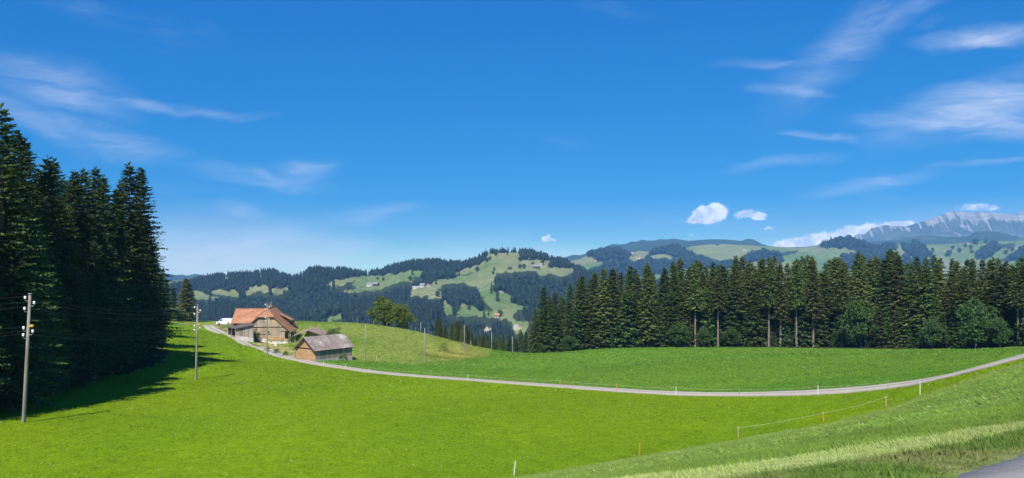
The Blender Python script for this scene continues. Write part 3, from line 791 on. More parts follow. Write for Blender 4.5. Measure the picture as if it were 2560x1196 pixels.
M_BROAD = mat_leaf('broad_leaves', (.088, .145, .022), (.225, .290, .050), 0.38, 0.10)
M_BROAD2 = mat_leaf('blue_green_leaves', (.040, .092, .026), (.112, .185, .050), 0.32, 0.15)
M_PALE = mat_leaf('pale_bush_leaves', (.090, .140, .045), (.19, .255, .09), 0.35, 0.12)
def mat_bark(name, c1, c2):
    m, nb, out = new_mat(name)
    tc = nb.new('ShaderNodeTexCoord'); v = tc.outputs['Object']
    n = nb.noise(nb.mapping(v, sc=(1, 1, 0.25)), 3.0, 6.0, 0.7)
    c = nb.ramp(n, [(0.3, c1), (0.7, c2)])
    nb.l.new(pbsdf(nb, c, 0.95, 0.1, normal=bump(nb, n, 0.8, 0.05)), out.inputs[0]); return m
M_BARK = mat_bark('spruce_bark', (.11, .085, .065), (.34, .29, .24))
M_BARK2 = mat_bark('grey_bark', (.08, .07, .055), (.22, .19, .15))

def kites(base, d, side, ln, wd):
    """arrays of diamond sprays: base point, direction, sideways vector, length, width"""
    tip = base + d * ln[:, None]; mid = base + d * (ln * 0.42)[:, None]
    a = mid + side * (wd * 0.5)[:, None]; b = mid - side * (wd * 0.5)[:, None]
    V = np.stack([base, a, tip, b], 1).reshape(-1, 3)
    return V
def norm(a): return a / np.maximum(np.linalg.norm(a, axis=-1, keepdims=True), 1e-9)

def conifer(seed, h, R, bare=0.08, whorl=0.42, nbr=7, ntw=12, tw=0.62, lean=0.0, droop=0.42, flat=0.0, dead=True, top=1.0):
    """returns crown arrays and trunk MB; height h along z, radius R at the widest"""
    rng = np.random.RandomState(seed)
    B = []; Dv = []; S = []; L = []; W = []; T = []
    z = h * bare; cr = h * (1 - bare)
    zs = []
    while z < h * 0.985:
        zs.append(z); t = (z - h * bare) / cr
        z += whorl * (1.05 - 0.45 * t) * rng.uniform(0.75, 1.25)
    lump = rng.uniform(0.8, 1.15, 12)
    for z in zs:
        t = (z - h * bare) / cr
        prof = (1 - t) ** (0.70 if not flat else 0.60) * (0.62 + 0.38 * min(1, t * 5 + 0.25))
        Lm = R * prof + 0.10
        n = max(4, int(round(nbr * (0.75 + 0.4 * (1 - t)))))
        a0 = rng.uniform(0, 2 * PI)
        for k in range(n):
            a = a0 + 2 * PI * k / n + rng.uniform(-0.3, 0.3)
            sec = lump[int((a % (2 * PI)) / (2 * PI) * 11.99)]
            Lb = Lm * rng.uniform(0.62, 1.12) * (0.55 + 0.45 * sec)
            if rng.rand() < 0.05: Lb *= 0.4
            if rng.rand() < 0.04: continue
            out = np.array((math.cos(a), math.sin(a), 0.0)); sd = np.array((-math.sin(a), math.cos(a), 0.0))
            dr = droop * (1.0 - 0.95 * t) * rng.uniform(0.6, 1.35) - 0.28 * max(0, t - 0.62) / 0.38
            m = max(3, int(ntw * (0.35 + 0.65 * Lb / (R + 0.1))))
            s = (np.arange(m) + rng.uniform(0.1, 0.9, m)) / m
            s = 0.12 + 0.88 * s
            ax = out[None] * (Lb * s)[:, None]
            ax[:, 2] = z + rng.uniform(-0.9, 0.9) * whorl + Lb * (-dr * s + 0.30 * dr * s ** 2.4 + 0.05 * s)
            tint = np.clip(rng.uniform(0.15, 0.75) + rng.uniform(-0.25, 0.3, m), 0, 1)
            for sgn in (-1, 1):
                dirv = out[None] * rng.uniform(0.35, 0.95, m)[:, None] + sd[None] * sgn * rng.uniform(0.45, 1.0, m)[:, None]
                dirv[:, 2] += rng.uniform(-0.75, 0.05, m)
                dirv = norm(dirv)
                ln = tw * rng.uniform(0.65, 1.25, m) * (1.12 - 0.45 * s) * (0.55 + 0.6 * min(1, Lb / R))
                up = np.stack([rng.normal(0, .8, m), rng.normal(0, .8, m), rng.normal(.45, .7, m)], 1)
                side = norm(np.cross(dirv, up))
                B.append(ax); Dv.append(dirv); S.append(side); L.append(ln); W.append(ln * rng.uniform(0.46, 0.78, m)); T.append(tint)
            # the tip spray and the branch axis itself
            B.append(ax[-1:]); dd = norm((out * 1.0 + np.array((0, 0, 0.12 - dr * 0.4)))[None]); Dv.append(dd); S.append(norm(np.cross(dd, np.array([[0.2, 0.1, 1.0]])))); L.append(np.array([tw * 0.9])); W.append(np.array([tw * 0.38])); T.append(np.array([tint[-1]]))
    # leader
    for k in range(8):
        zz = h * (0.985 + 0.010 * k / 4)
        a = rng.uniform(0, 2 * PI)
        B.append(np.array([[0, 0, min(zz, h - 0.25)]])); dd = norm(np.array([[math.cos(a) * .5, math.sin(a) * .5, 1.0]])); Dv.append(dd)
        S.append(norm(np.cross(dd, np.array([[0.3, 0.6, 0.2]])))); L.append(np.array([0.55])); W.append(np.array([0.16])); T.append(np.array([0.5]))
    B = np.concatenate(B); Dv = np.concatenate(Dv); S = np.concatenate(S); L = np.concatenate(L); W = np.concatenate(W); T = np.concatenate(T)
    V = kites(B, Dv, S, L, W); Q = np.arange(len(V)).reshape(-1, 4)
    tr = MB()
    r0 = 0.011 * h + 0.05
    tr.tube([(0, 0, -0.6), (0, 0, 0.3), (0.02 * lean, 0, h * 0.35), (0.0, 0.03, h * 0.7), (0, 0, h * 0.985)], [r0 * 1.35, r0, r0 * 0.72, r0 * 0.4, 0.025], 7)
    if dead:
        for k in range(int(h * (bare + 0.12) * 2.2)):
            zz = rng.uniform(0.1, bare + 0.14) * h; a = rng.uniform(0, 2 * PI); l = rng.uniform(0.5, 1.7)
            tr.tube([(0, 0, zz), (math.cos(a) * l, math.sin(a) * l, zz - rng.uniform(0.0, 0.35) * l)], [0.035, 0.012], 3, cap=False)
    return (V, Q, np.repeat(T, 4)), tr

def broadleaf(seed, h, rx, n=4200, trunk=0.22, leaf=0.34, limbs=9, clumps=60, low=False):
    rng = np.random.RandomState(seed)
    cz = h * (trunk + (1 - trunk) * 0.52); rz = h * (1 - trunk) * 0.5
    C = []
    for k in range(clumps):
        d = norm(rng.normal(size=3)); r = rng.uniform(0.35, 1.06)
        wob = 1 + 0.20 * math.sin(3 * math.atan2(d[1], d[0]) + seed) + 0.16 * math.sin(5 * d[2] + seed)
        C.append(np.array((d[0] * rx * r * wob, d[1] * rx * r * wob, cz + d[2] * rz * r)))
    C = np.array(C)
    cr = rng.uniform(0.10, 0.32, clumps) * rx
    idx = rng.randint(0, clumps, n)
    d = norm(rng.normal(size=(n, 3))); rr = rng.uniform(0.25, 1.0, n) ** 0.5
    P0 = C[idx] + d * (cr[idx] * rr)[:, None] * np.array((1.15, 1.15, 0.8))
    dv = norm(d + rng.normal(size=(n, 3)) * 0.55 + np.array((0, 0, -0.15)))
    sd = norm(np.cross(dv, norm(rng.normal(size=(n, 3)))))
    ln = leaf * rng.uniform(0.7, 1.35, n)
    V = kites(P0, dv, sd, ln, ln * 0.75); Q = np.arange(len(V)).reshape(-1, 4)
    ct = rng.uniform(0.2, 0.8, clumps)
    T = np.repeat(np.clip(ct[idx] + rng.uniform(-0.25, 0.25, n), 0, 1), 4)
    tr = MB(); r0 = 0.02 * h + 0.05
    tr.tube([(0, 0, -0.5), (0, 0, 0.2), (0.05, 0.02, h * trunk), (0.0, 0.1, h * 0.6), (0, 0, h * 0.85)], [r0 * 1.4, r0, r0 * 0.85, r0 * 0.4, 0.03], 7)
    for k in range(limbs):
        e = C[rng.randint(clumps)]; z0 = h * rng.uniform(trunk * 0.8, 0.6)
        tr.tube([(0, 0, z0), (e[0] * 0.5, e[1] * 0.5, z0 + (e[2] - z0) * 0.6), tuple(e)], [r0 * 0.4, r0 * 0.22, 0.03], 4, cap=False)
    return (V, Q, T), tr

class Kind:
    """a tree kind: shared meshes for its trunk and crown"""
    def __init__(self, name, gen, leafmat, barkmat):
        (V, Q, T), tr = gen
        self.name = name
        self.h = float(V[:, 2].max())
        self.crown = mk_mesh('crown', V, Q, [leafmat], False, {'tint': T})
        self.trunk = tr.mesh('trunk', barkmat, True)
    def put(self, loc, height, label, group=None, rz=None, wide=1.0, cat='tree', name=None, sink=0.05):
        s = height / self.h
        o = empty(name or self.name, (loc[0], loc[1], loc[2] - sink), random.uniform(0, 6.28) if rz is None else rz)
        o.scale = (s * wide, s * wide, s)
        link('trunk', self.trunk, o); link('crown', self.crown, o)
        tag(o, label, cat, group)
        return o
random.seed(5)
# tall forest-edge conifers seen closest (left of the photograph)
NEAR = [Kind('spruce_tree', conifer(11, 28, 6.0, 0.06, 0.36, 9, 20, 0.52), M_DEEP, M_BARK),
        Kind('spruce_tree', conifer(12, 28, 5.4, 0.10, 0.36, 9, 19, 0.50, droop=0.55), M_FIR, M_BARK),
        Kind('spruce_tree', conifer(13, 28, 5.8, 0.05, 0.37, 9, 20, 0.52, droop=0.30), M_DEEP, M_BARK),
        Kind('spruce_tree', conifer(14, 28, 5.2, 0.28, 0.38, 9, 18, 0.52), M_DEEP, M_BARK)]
MID = [Kind('spruce_tree', conifer(21, 25, 4.0, 0.10, 0.44, 8, 12, 0.66), M_SPRUCE, M_BARK),
       Kind('spruce_tree', conifer(22, 25, 3.7, 0.34, 0.44, 8, 11, 0.66), M_SPRUCE_Y, M_BARK),
       Kind('spruce_tree', conifer(23, 25, 4.3, 0.05, 0.44, 8, 12, 0.68, droop=0.55), M_FIR, M_BARK),
       Kind('spruce_tree', conifer(24, 25, 3.5, 0.46, 0.43, 8, 11, 0.64), M_SPRUCE, M_BARK),
       Kind('spruce_tree', conifer(25, 25, 3.9, 0.14, 0.45, 8, 12, 0.68, droop=0.25), M_SPRUCE_Y, M_BARK),
       Kind('spruce_tree', conifer(26, 25, 3.8, 0.22, 0.44, 8, 12, 0.66, droop=0.6), M_SPRUCE, M_BARK)]
YOUNG = [Kind('young_spruce', conifer(31, 11, 2.5, 0.02, 0.40, 7, 9, 0.66, dead=False), M_YOUNG, M_BARK),
         Kind('young_spruce', conifer(32, 11, 2.2, 0.02, 0.42, 7, 9, 0.62, dead=False, droop=0.2), M_SPRUCE, M_BARK),
         Kind('young_spruce', conifer(33, 11, 2.7, 0.02, 0.40, 8, 9, 0.66, dead=False, droop=0.5), M_FIR, M_BARK)]
FULLFIR = Kind('fir_tree', conifer(41, 14, 3.4, 0.03, 0.34, 9, 13, 0.62, flat=1, dead=False, droop=0.25), M_SPRUCE_Y, M_BARK)
LINDEN = Kind('linden_tree', broadleaf(51, 11, 4.3, 9500, 0.04, 0.42, clumps=120), M_BROAD, M_BARK2)
MAPLE = Kind('maple_tree', broadleaf(52, 9, 4.0, 8000, 0.04, 0.40, clumps=100), M_BROAD, M_BARK2)
BEECH = Kind('beech_tree', broadleaf(53, 12, 4.6, 6500, 0.06, 0.50, clumps=62), M_BROAD2, M_BARK2)
BUSH = Kind('bush', broadleaf(54, 3, 1.9, 1500, 0.02, 0.20, limbs=4, clumps=32), M_PALE, M_BARK2)
SHRUB = Kind('shrub', broadleaf(55, 3, 1.7, 1500, 0.03, 0.20, limbs=4, clumps=28), M_BROAD, M_BARK2)
def up_to(g, py):
    """height that reaches a pixel row from the ground point g"""
    return (-(py - HY) / F * g.y) - g.z

# ------------------------------------------------------------------ forest on the left
LEFT = [  # tip px, tip py, depth, kind, label
    (4, 254, 72, 0, 'tallest dark spruce cut by the picture edge in the left forest'),
    (44, 322, 78, 2, 'dark spruce second along the left forest edge, behind the nearest power pole'),
    (64, 341, 83, 1, 'dark drooping spruce beside the tallest ones in the left forest'),
    (120, 384, 86, 0, 'broad spruce with a rounded top in the middle of the left forest'),
    (137, 393, 93, 1, 'narrow spruce leaning against the broad round-topped one'),
    (187, 420, 98, 3, 'olive spruce in the dip of the left forest skyline'),
    (210, 418, 103, 2, 'slender pointed spruce in the dip of the left forest skyline'),
    (239, 413, 100, 3, 'yellowish spruce with bare grey trunk in the left forest'),
    (260, 433, 108, 1, 'shorter dark spruce right of the yellowish one'),
    (323, 403, 111, 0, 'tall pointed spruce, second last of the left forest edge'),
    (352, 413, 117, 2, 'last tall spruce of the left forest edge, branches against the sky')]
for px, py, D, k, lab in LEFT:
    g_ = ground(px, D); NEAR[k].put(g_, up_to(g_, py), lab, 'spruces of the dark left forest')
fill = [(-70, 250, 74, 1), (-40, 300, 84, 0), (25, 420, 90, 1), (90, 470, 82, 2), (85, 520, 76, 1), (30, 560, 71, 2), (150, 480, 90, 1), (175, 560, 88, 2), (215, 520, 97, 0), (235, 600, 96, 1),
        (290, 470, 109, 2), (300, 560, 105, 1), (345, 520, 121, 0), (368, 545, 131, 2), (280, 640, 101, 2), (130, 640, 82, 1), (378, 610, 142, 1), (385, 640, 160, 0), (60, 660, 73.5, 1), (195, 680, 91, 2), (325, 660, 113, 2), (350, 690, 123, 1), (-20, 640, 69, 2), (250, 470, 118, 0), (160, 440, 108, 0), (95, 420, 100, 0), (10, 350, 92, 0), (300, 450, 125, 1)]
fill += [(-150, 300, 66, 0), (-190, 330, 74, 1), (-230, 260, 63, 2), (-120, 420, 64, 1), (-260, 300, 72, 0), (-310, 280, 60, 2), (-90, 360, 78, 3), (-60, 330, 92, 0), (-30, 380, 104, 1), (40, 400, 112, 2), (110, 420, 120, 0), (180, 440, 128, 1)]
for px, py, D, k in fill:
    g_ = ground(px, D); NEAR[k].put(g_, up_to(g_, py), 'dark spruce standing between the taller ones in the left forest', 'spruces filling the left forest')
# trees where the forest thins out towards the lane
g_ = ground(466, 268); FULLFIR.put(g_, up_to(g_, 695), 'lone broad conifer at the end of the left forest, behind the pale bush', None, 0.4, 1.3)
g_ = ground(434, 272); YOUNG[2].put(g_, up_to(g_, 718), 'small dark spruce between the left forest and the lone broad conifer')
g_ = ground(408, 236); MID[2].put(g_, up_to(g_, 668), 'dark spruce at the shaded far end of the left forest edge', None, None, 1.0)
g_ = ground(390, 205); MID[0].put(g_, up_to(g_, 640), 'dark spruce where the left forest edge turns away', None, None, 1.0)
g_ = ground(418, 255); MID[2].put(g_, up_to(g_, 700), 'low dark spruce behind the pale bush on the far meadow crest')
g_ = ground(445, 262); BUSH.put(g_, up_to(g_, 768), 'pale green round bush below the lone broad conifer', None, 1.0, 1.25, 'bush')
# ------------------------------------------------------------------ forest behind the right field
topR = curve([(1290, 790), (1330, 745), (1365, 712), (1400, 725), (1440, 692), (1475, 684), (1510, 668), (1550, 668), (1590, 652), (1620, 655), (1650, 668), (1680, 652), (1740, 648), (1770, 665), (1800, 652), (1850, 640), (1885, 655), (1920, 636), (1960, 650), (1990, 638), (2020, 630), (2050, 655), (2080, 640), (2115, 645), (2150, 623), (2180, 648), (2215, 622), (2245, 626), (2280, 645), (2320, 636), (2360, 650), (2400, 634), (2440, 652), (2475, 642), (2540, 640), (2600, 645), (2700, 640)])
edgeD = curve([(1290, 212), (1320, 207), (1500, 204), (1700, 201), (1900, 199), (2100, 195), (2300, 184), (2450, 171), (2540, 161), (2700, 148)])
rngf = random.Random(3)
front = []
px = 1338.0
while px < 2640:
    front.append(px); px += rngf.uniform(22, 38)
for px in front:
    D = float(edgeD(px)) + rngf.uniform(2.5, 6)
    k = rngf.choice([0, 1, 1, 2, 3, 3, 4, 5, 5])
    if px < 1480: k = rngf.choice([0, 2, 2, 4])
    g_ = ground(px, D); py = float(topR(px)) + rngf.choice([0, 4, 10, 18, 30, 48])
    lab, grp = {1: ('tall spruce with a bare pale trunk at the right forest edge', 'bare-trunked spruces of the right forest edge'), 3: ('tall spruce with a bare pale trunk at the right forest edge', 'bare-trunked spruces of the right forest edge')}.get(k, ('tall spruce branched to the ground in the front row of the right forest', 'front-row spruces of the right forest'))
    MID[k].put(g_, up_to(g_, py), lab, grp, None, rngf.uniform(1.1, 1.5))
for row, off, st in ((1, 10, 40), (2, 17, 42), (3, 26, 46)):
    px = 1345.0 + row * 14
    while px < 2620:
        D = float(edgeD(px)) + off + rngf.uniform(-2, 3); k = rngf.choice([0, 2, 4, 5, 0])
        g_ = ground(px, D); py = float(topR(px)) + rngf.uniform(-7, 26) + (2 - row) * 3
        MID[k].put(g_, up_to(g_, py), 'spruce top rising behind the front row of the right forest', 'back-row spruces of the right forest', None, rngf.uniform(1.1, 1.45))
        px += rngf.uniform(st - 9, st + 9)
for px, py, k in ((1738, 655, 3), (1795, 662, 3), (1922, 640, 3), (1951, 655, 1), (1991, 645, 3), (2033, 650, 1), (2105, 655, 3), (2152, 640, 1), (2545, 648, 3), (2560, 655, 3)):
    g_ = ground(px, float(edgeD(px)) + 0.4)
    MID[k].put(g_, up_to(g_, py), 'slim spruce with a long bare pale trunk standing before the right forest', 'slim bare-trunked spruces before the right forest', None, 1.0)
# undergrowth of young trees along its foot
px = 1330.0
while px < 2600:
    D = float(edgeD(px)) + rngf.uniform(0.5, 3.0)
    g_ = ground(px, D); h = rngf.choice([4, 6, 8, 10, 12, 14, 15])
    if min(abs(px - q) for q in (1738, 1795, 1850, 1912, 1991, 2033, 2545)) < 11: h = 2.2
    if 1780 < px < 1812 or 1975 < px < 2005: h = 2.2
    YOUNG[rngf.choice([0, 0, 1, 2])].put(g_, h, 'young bushy spruce at the foot of the right forest', 'young spruces along the right forest edge', None, rngf.uniform(0.9, 1.25))
    px += rngf.uniform(15, 29)
for px, py, D, w, lab in ((2440, 742, 167, 1.0, 'big rounded blue-green broadleaf tree in front of the right forest'), (2330, 788, 178, 0.95, 'lower blue-green broadleaf tree left of the biggest one at the forest edge'), (2500, 790, 163, 0.9, 'lower broadleaf tree right of the biggest one near the lane'), (2140, 735, 191, 0.8, 'dark blue-green broadleaf crown set inside the right forest edge')):
    g_ = ground(px, D); BEECH.put(g_, up_to(g_, py), lab, None, None, w)
for px, py, D in ((1700, 800, 199), (1420, 835, 203), (1355, 858, 205), (1760, 815, 198), (1830, 815, 198)):
    g_ = ground(px, D); BEECH.put(g_, up_to(g_, py), 'small leafy tree among the young spruces at the right forest foot', 'leafy undergrowth trees at the right forest foot', None, 1.1)
# ------------------------------------------------------------------ two trees on the meadow crest
g_ = ground(960, 238); LINDEN.put(g_, up_to(g_, 739), 'larger rounded broadleaf tree on the meadow crest', None, 0.3, 1.22)
g_ = ground(1001, 234); MAPLE.put(g_, up_to(g_, 758), 'lower broadleaf tree beside the larger one on the meadow crest', None, 2.0, 1.1)
# ------------------------------------------------------------------ trees in the dip behind the meadow
rngh = random.Random(9)
for q in range(64):
    px = 1092 + q * 3.6 + rngh.uniform(-4, 4); D = rngh.uniform(236, 330)
    g_ = ground(px, D); py = rngh.uniform(834, 866) - (12 if px > 1290 else 0) - 0.10 * max(0, 1160 - px)
    MID[rngh.choice([0, 2, 4, 5])].put(g_, max(8, up_to(g_, py)), 'conifer in the hollow between the meadow hill and the right forest', 'conifers in the hollow behind the meadow', None, rngh.uniform(1.1, 1.6))
for px, D, py, lab in ((1238, 205, 845, 'dark round tree at the low end of the yellow meadow'), (1212, 214, 862, 'smaller dark bush left of the round tree at the meadow end'), (1262, 213, 858, 'dark bush right of the round tree at the meadow end')):
    g_ = ground(px, D); BEECH.put(g_, up_to(g_, py), lab, None, None, 0.62)
# ------------------------------------------------------------------ woods on the hills (too many and too far to count)
def lowpoly_conifer(seed):
    rng = np.random.RandomState(seed); V = []; T = []
    n = 7
    for j, (z0, z1, r) in enumerate(((0.06, 0.42, 0.19), (0.26, 0.62, 0.155), (0.46, 0.80, 0.115), (0.66, 1.0, 0.072))):
        b = len(V)
        for k in range(n):
            a = 2 * PI * k / n + j * 0.4; rr = r * rng.uniform(0.6, 1.25)
            V.append((math.cos(a) * rr, math.sin(a) * rr, z0 + rng.uniform(-0.04, 0.04)))
        V.append((rng.uniform(-.01, .01), rng.uniform(-.01, .01), z1))
        for k in range(n): T.append((b + k, b + (k + 1) % n, b + n))
    return np.array(V), np.array(T)
def lowpoly_round(seed):
    rng = np.random.RandomState(seed); V = []; T = []
    nl, ns = 5, 8
    for i in range(1, nl):
        th = PI * i / nl
        for k in range(ns):
            a = 2 * PI * k / ns; r = 0.34 * rng.uniform(0.75, 1.2)
            V.append((math.sin(th) * math.cos(a) * r, math.sin(th) * math.sin(a) * r, 0.52 + math.cos(th) * 0.42 * rng.uniform(0.85, 1.1)))
    V += [(0, 0, 0.98), (0, 0, 0.05)]; t, b = len(V) - 2, len(V) - 1
    for k in range(ns):
        k2 = (k + 1) % ns
        T.append((k, k2, t)); T.append(((nl - 2) * ns + k2, (nl - 2) * ns + k, b))
        for i in range(nl - 2):
            T.append((i * ns + k, (i + 1) * ns + k, (i + 1) * ns + k2)); T.append((i * ns + k, (i + 1) * ns + k2, i * ns + k2))
    return np.array(V), np.array(T)
LOWC = [lowpoly_conifer(s) for s in range(6)]; LOWR = [lowpoly_round(s) for s in range(4)]
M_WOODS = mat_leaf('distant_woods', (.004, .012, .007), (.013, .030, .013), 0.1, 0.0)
def wood_mesh(name, pts, hts, kinds, rng, wide=1.0):
    VV = []; TT = []; TI = []; base = 0
    lib = LOWC + LOWR
    for ki, (v, t) in enumerate(lib):
        sel = np.nonzero(kinds == ki)[0]
        if not len(sel): continue
        a = rng.uniform(0, 2 * PI, len(sel)); c, s = np.cos(a)[:, None], np.sin(a)[:, None]
        h = hts[sel][:, None]; w = h * rng.uniform(0.85, 1.25, len(sel))[:, None] * wide
        X = (v[None, :, 0] * c - v[None, :, 1] * s) * w + pts[sel, 0][:, None]
        Y = (v[None, :, 0] * s + v[None, :, 1] * c) * w + pts[sel, 1][:, None]
        Z = v[None, :, 2] * h + pts[sel, 2][:, None]
        VV.append(np.stack([X, Y, Z], -1).reshape(-1, 3))
        TT.append((t[None] + (np.arange(len(sel)) * len(v))[:, None, None] + base).reshape(-1, 3)); base += len(sel) * len(v)
        tn = rng.uniform(0, 1, len(sel)) * (0.75 if ki < 6 else 1.0) + (0 if ki < 6 else 0.15)
        TI.append(np.repeat(np.clip(tn, 0, 1), len(v)))
    return mk_mesh(name, np.concatenate(VV), np.concatenate(TT), [M_WOODS], False, {'tint': np.concatenate(TI)})
def scatter_woods(px0, px1, D0, D1, dens, rng, keep):
    area = (px1 - px0) / F * (D1 ** 2 - D0 ** 2) / 2
    n = int(area * dens)
    D = np.sqrt(rng.uniform(D0 ** 2, D1 ** 2, n)); px = rng.uniform(px0, px1, n)
    x = (px - CX) / F * D; z = zg(x, D)
    py = HY - F * z / D
    hp = 17.0 * F / D
    k = keep(px, py - 0.05 * hp, D) & keep(px, py - 1.0 * hp, D) & keep(px, py - 0.5 * hp, D)
    return np.c_[x, D, z][k], px[k], py[k]
rngw = np.random.RandomState(2)
pts, ppx, ppy = scatter_woods(300, 1720, 440, 2085, 1 / 46.0, rngw, lambda px, py, D: np.where(D > 2000, is_wood(px, skyA(px) - 3.0, 1500.0) | ((px > 1215) & (px < 1292) & (D > 2030)), is_wood(px, py, D)))
hts = rngw.uniform(11, 20, len(pts)) * np.where(fbm(pts[:, 0] / 120, pts[:, 1] / 120, 3) > 0.1, 0.8, 1.0)
isr = (fbm(pts[:, 0] / 160 + 4, pts[:, 1] / 160 + 7, 3) + rngw.uniform(-.5, .5, len(pts))) > 0.22
hts = np.where(isr, hts * 0.8, hts)
kinds = np.where(isr, rngw.randint(6, 10, len(pts)), rngw.randint(0, 6, len(pts)))
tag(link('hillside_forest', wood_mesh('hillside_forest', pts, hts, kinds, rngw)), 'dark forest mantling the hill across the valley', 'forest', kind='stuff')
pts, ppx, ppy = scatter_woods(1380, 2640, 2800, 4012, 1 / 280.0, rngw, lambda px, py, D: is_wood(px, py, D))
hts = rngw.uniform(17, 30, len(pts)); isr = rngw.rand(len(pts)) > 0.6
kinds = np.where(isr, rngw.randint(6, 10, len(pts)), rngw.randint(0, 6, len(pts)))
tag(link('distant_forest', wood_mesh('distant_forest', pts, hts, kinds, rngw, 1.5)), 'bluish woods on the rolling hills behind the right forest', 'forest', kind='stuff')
# ------------------------------------------------------------------ farm materials
def mat_boards(name, base, dark, scale=5.0, axis=0, grain=0.5):
    """weathered vertical boards"""
    m, nb, out = new_mat(name)
    tc = nb.new('ShaderNodeTexCoord'); v = tc.outputs['Object']
    sp = nb.new('ShaderNodeSeparateXYZ'); nb.l.new(v, sp.inputs[0])
    w = nb.math('FLOOR', nb.math('MULTIPLY', nb.math('ADD', sp.outputs[0], sp.outputs[1]), scale))
    wn = nb.new('ShaderNodeTexWhiteNoise', noise_dimensions='1D'); nb.l.new(w, wn.inputs['W'])
    g_ = nb.noise(nb.mapping(v, sc=(6, 6, 0.5)), 2.0, 6.0, 0.7)
    p = nb.noise(v, 0.5, 4.0, 0.6)
    c = nb.mix(wn.outputs[0], dark, base)
    c = nb.mix(1.0, c, nb.ramp(g_, [(0.3, (.7, .7, .7)), (0.7, (1.2, 1.2, 1.2))]), 'MULTIPLY')
    c = nb.mix(1.0, c, nb.ramp(p, [(0.3, (.78, .80, .84)), (0.7, (1.15, 1.1, 1.05))]), 'MULTIPLY')
    fr = nb.math('FRACT', nb.math('MULTIPLY', nb.math('ADD', sp.outputs[0], sp.outputs[1]), scale))
    gap = nb.maprange(nb.math('ABSOLUTE', nb.math('SUBTRACT', fr, 0.5)), 0.43, 0.5, 1.0, 0.0)
    nb.l.new(pbsdf(nb, c, 0.85, 0.15, normal=bump(nb, nb.math('ADD', gap, nb.math('MULTIPLY', g_, grain)), 0.6, 0.02)), out.inputs[0])
    return m
def mat_tiles(name, c1, c2, c3, row=4.2, patch=0.5):
    m, nb, out = new_mat(name)
    tc = nb.new('ShaderNodeTexCoord'); v = tc.outputs['Object']
    sp = nb.new('ShaderNodeSeparateXYZ'); nb.l.new(v, sp.inputs[0])
    rz = nb.math('FRACT', nb.math('MULTIPLY', sp.outputs[2], row))
    n = nb.noise(v, 0.55, 5.0, 0.65); f = nb.noise(v, 5.5, 3.0, 0.7); s = nb.noise(v, 2.0, 4.0, 0.7)
    c = nb.ramp(n, [(0.3, c1), (0.5, c2), (0.72, c3)])
    c = nb.mix(1.0, c, nb.ramp(f, [(0.3, (.74, .74, .74)), (0.7, (1.24, 1.24, 1.24))]), 'MULTIPLY')
    c = nb.mix(1.0, c, nb.ramp(s, [(0.35, (.86, .86, .9)), (0.65, (1.1, 1.1, 1.06))]), 'MULTIPLY')
    c = nb.mix(nb.maprange(rz, 0.0, 0.22, 0.45, 0.0), c, tuple(x * 0.45 for x in c1))
    nb.l.new(pbsdf(nb, c, 0.85, 0.15, normal=bump(nb, nb.math('ADD', rz, nb.math('MULTIPLY', f, 0.4)), 0.7, 0.05)), out.inputs[0])
    return m
def mat_plain(name, c, rough=0.8, spec=0.2, scale=3.0, amt=0.25, metallic=0.0):
    m, nb, out = new_mat(name)
    tc = nb.new('ShaderNodeTexCoord'); n = nb.noise(tc.outputs['Object'], scale, 5.0, 0.65)
    cc = nb.ramp(n, [(0.3, tuple(x * (1 - amt) for x in c)), (0.7, tuple(min(1, x * (1 + amt)) for x in c))])
    nb.l.new(pbsdf(nb, cc, rough, spec, metallic, bump(nb, n, 0.2, 0.02)), out.inputs[0]); return m
M_BARN = mat_boards('barn_boards', (.52, .42, .295), (.36, .285, .20), 4.0)
M_GREYB = mat_boards('grey_boards', (.42, .375, .315), (.20, .17, .14), 4.5)
M_DARKB = mat_boards('dark_boards', (.085, .068, .055), (.045, .038, .032), 4.0)
M_TAN = mat_boards('tan_boards', (.52, .335, .185), (.47, .295, .155), 2.2, grain=0.2)
M_TILE = mat_tiles('red_clay_tiles', (.36, .155, .078), (.43, .205, .108), (.49, .285, .17))
M_OLDT = mat_tiles('lichen_tiles', (.22, .16, .13), (.30, .245, .215), (.56, .52, .48), 4.5)
M_BRNT = mat_tiles('brown_tiles', (.27, .185, .135), (.33, .24, .18), (.38, .30, .24), 4.5)
M_ETER = mat_plain('fibre_cement', (.125, .105, .098), 0.8, 0.2, 1.5)
M_STONE = mat_plain('whitewashed_stone', (.60, .57, .50), 0.9, 0.1, 1.6, 0.2)
M_CONC = mat_plain('old_concrete', (.45, .43, .40), 0.9, 0.1, 0.9, 0.25)
M_DARK = mat_plain('opening_shade_black', (.012, .011, .010), 0.6, 0.2)  # near-black colour painting the unlit interior of an opening
M_GLASS = mat_plain('window_glass', (.02, .024, .03), 0.08, 0.6)
M_WHITE = mat_plain('white_paint', (.78, .78, .76), 0.5, 0.3, 2.0, 0.06)
M_VAN = mat_plain('van_paint', (.82, .83, .85), 0.25, 0.5, 0.6, 0.03)
M_RUB = mat_plain('black_rubber', (.02, .02, .02), 0.8, 0.2)
M_STEEL = mat_plain('galvanised_steel', (.42, .43, .44), 0.45, 0.4, 4.0, 0.15, 0.6)
M_POLE = mat_bark('weathered_pole', (.20, .175, .145), (.36, .325, .28))
M_PORC = mat_plain('white_porcelain', (.85, .85, .83), 0.2, 0.5, 3.0, 0.03)
M_YEL = mat_plain('yellow_paint', (.62, .40, .05), 0.5, 0.3)
M_ORANGE = mat_plain('orange_plastic', (.75, .30, .03), 0.5, 0.3)
M_WOODP = mat_bark('split_post', (.34, .26, .15), (.52, .42, .27))
M_WIRE = mat_plain('dark_wire', (.07, .07, .07), 0.5, 0.3)
M_TAPE = mat_plain('fence_tape', (.62, .66, .45), 0.6, 0.2)
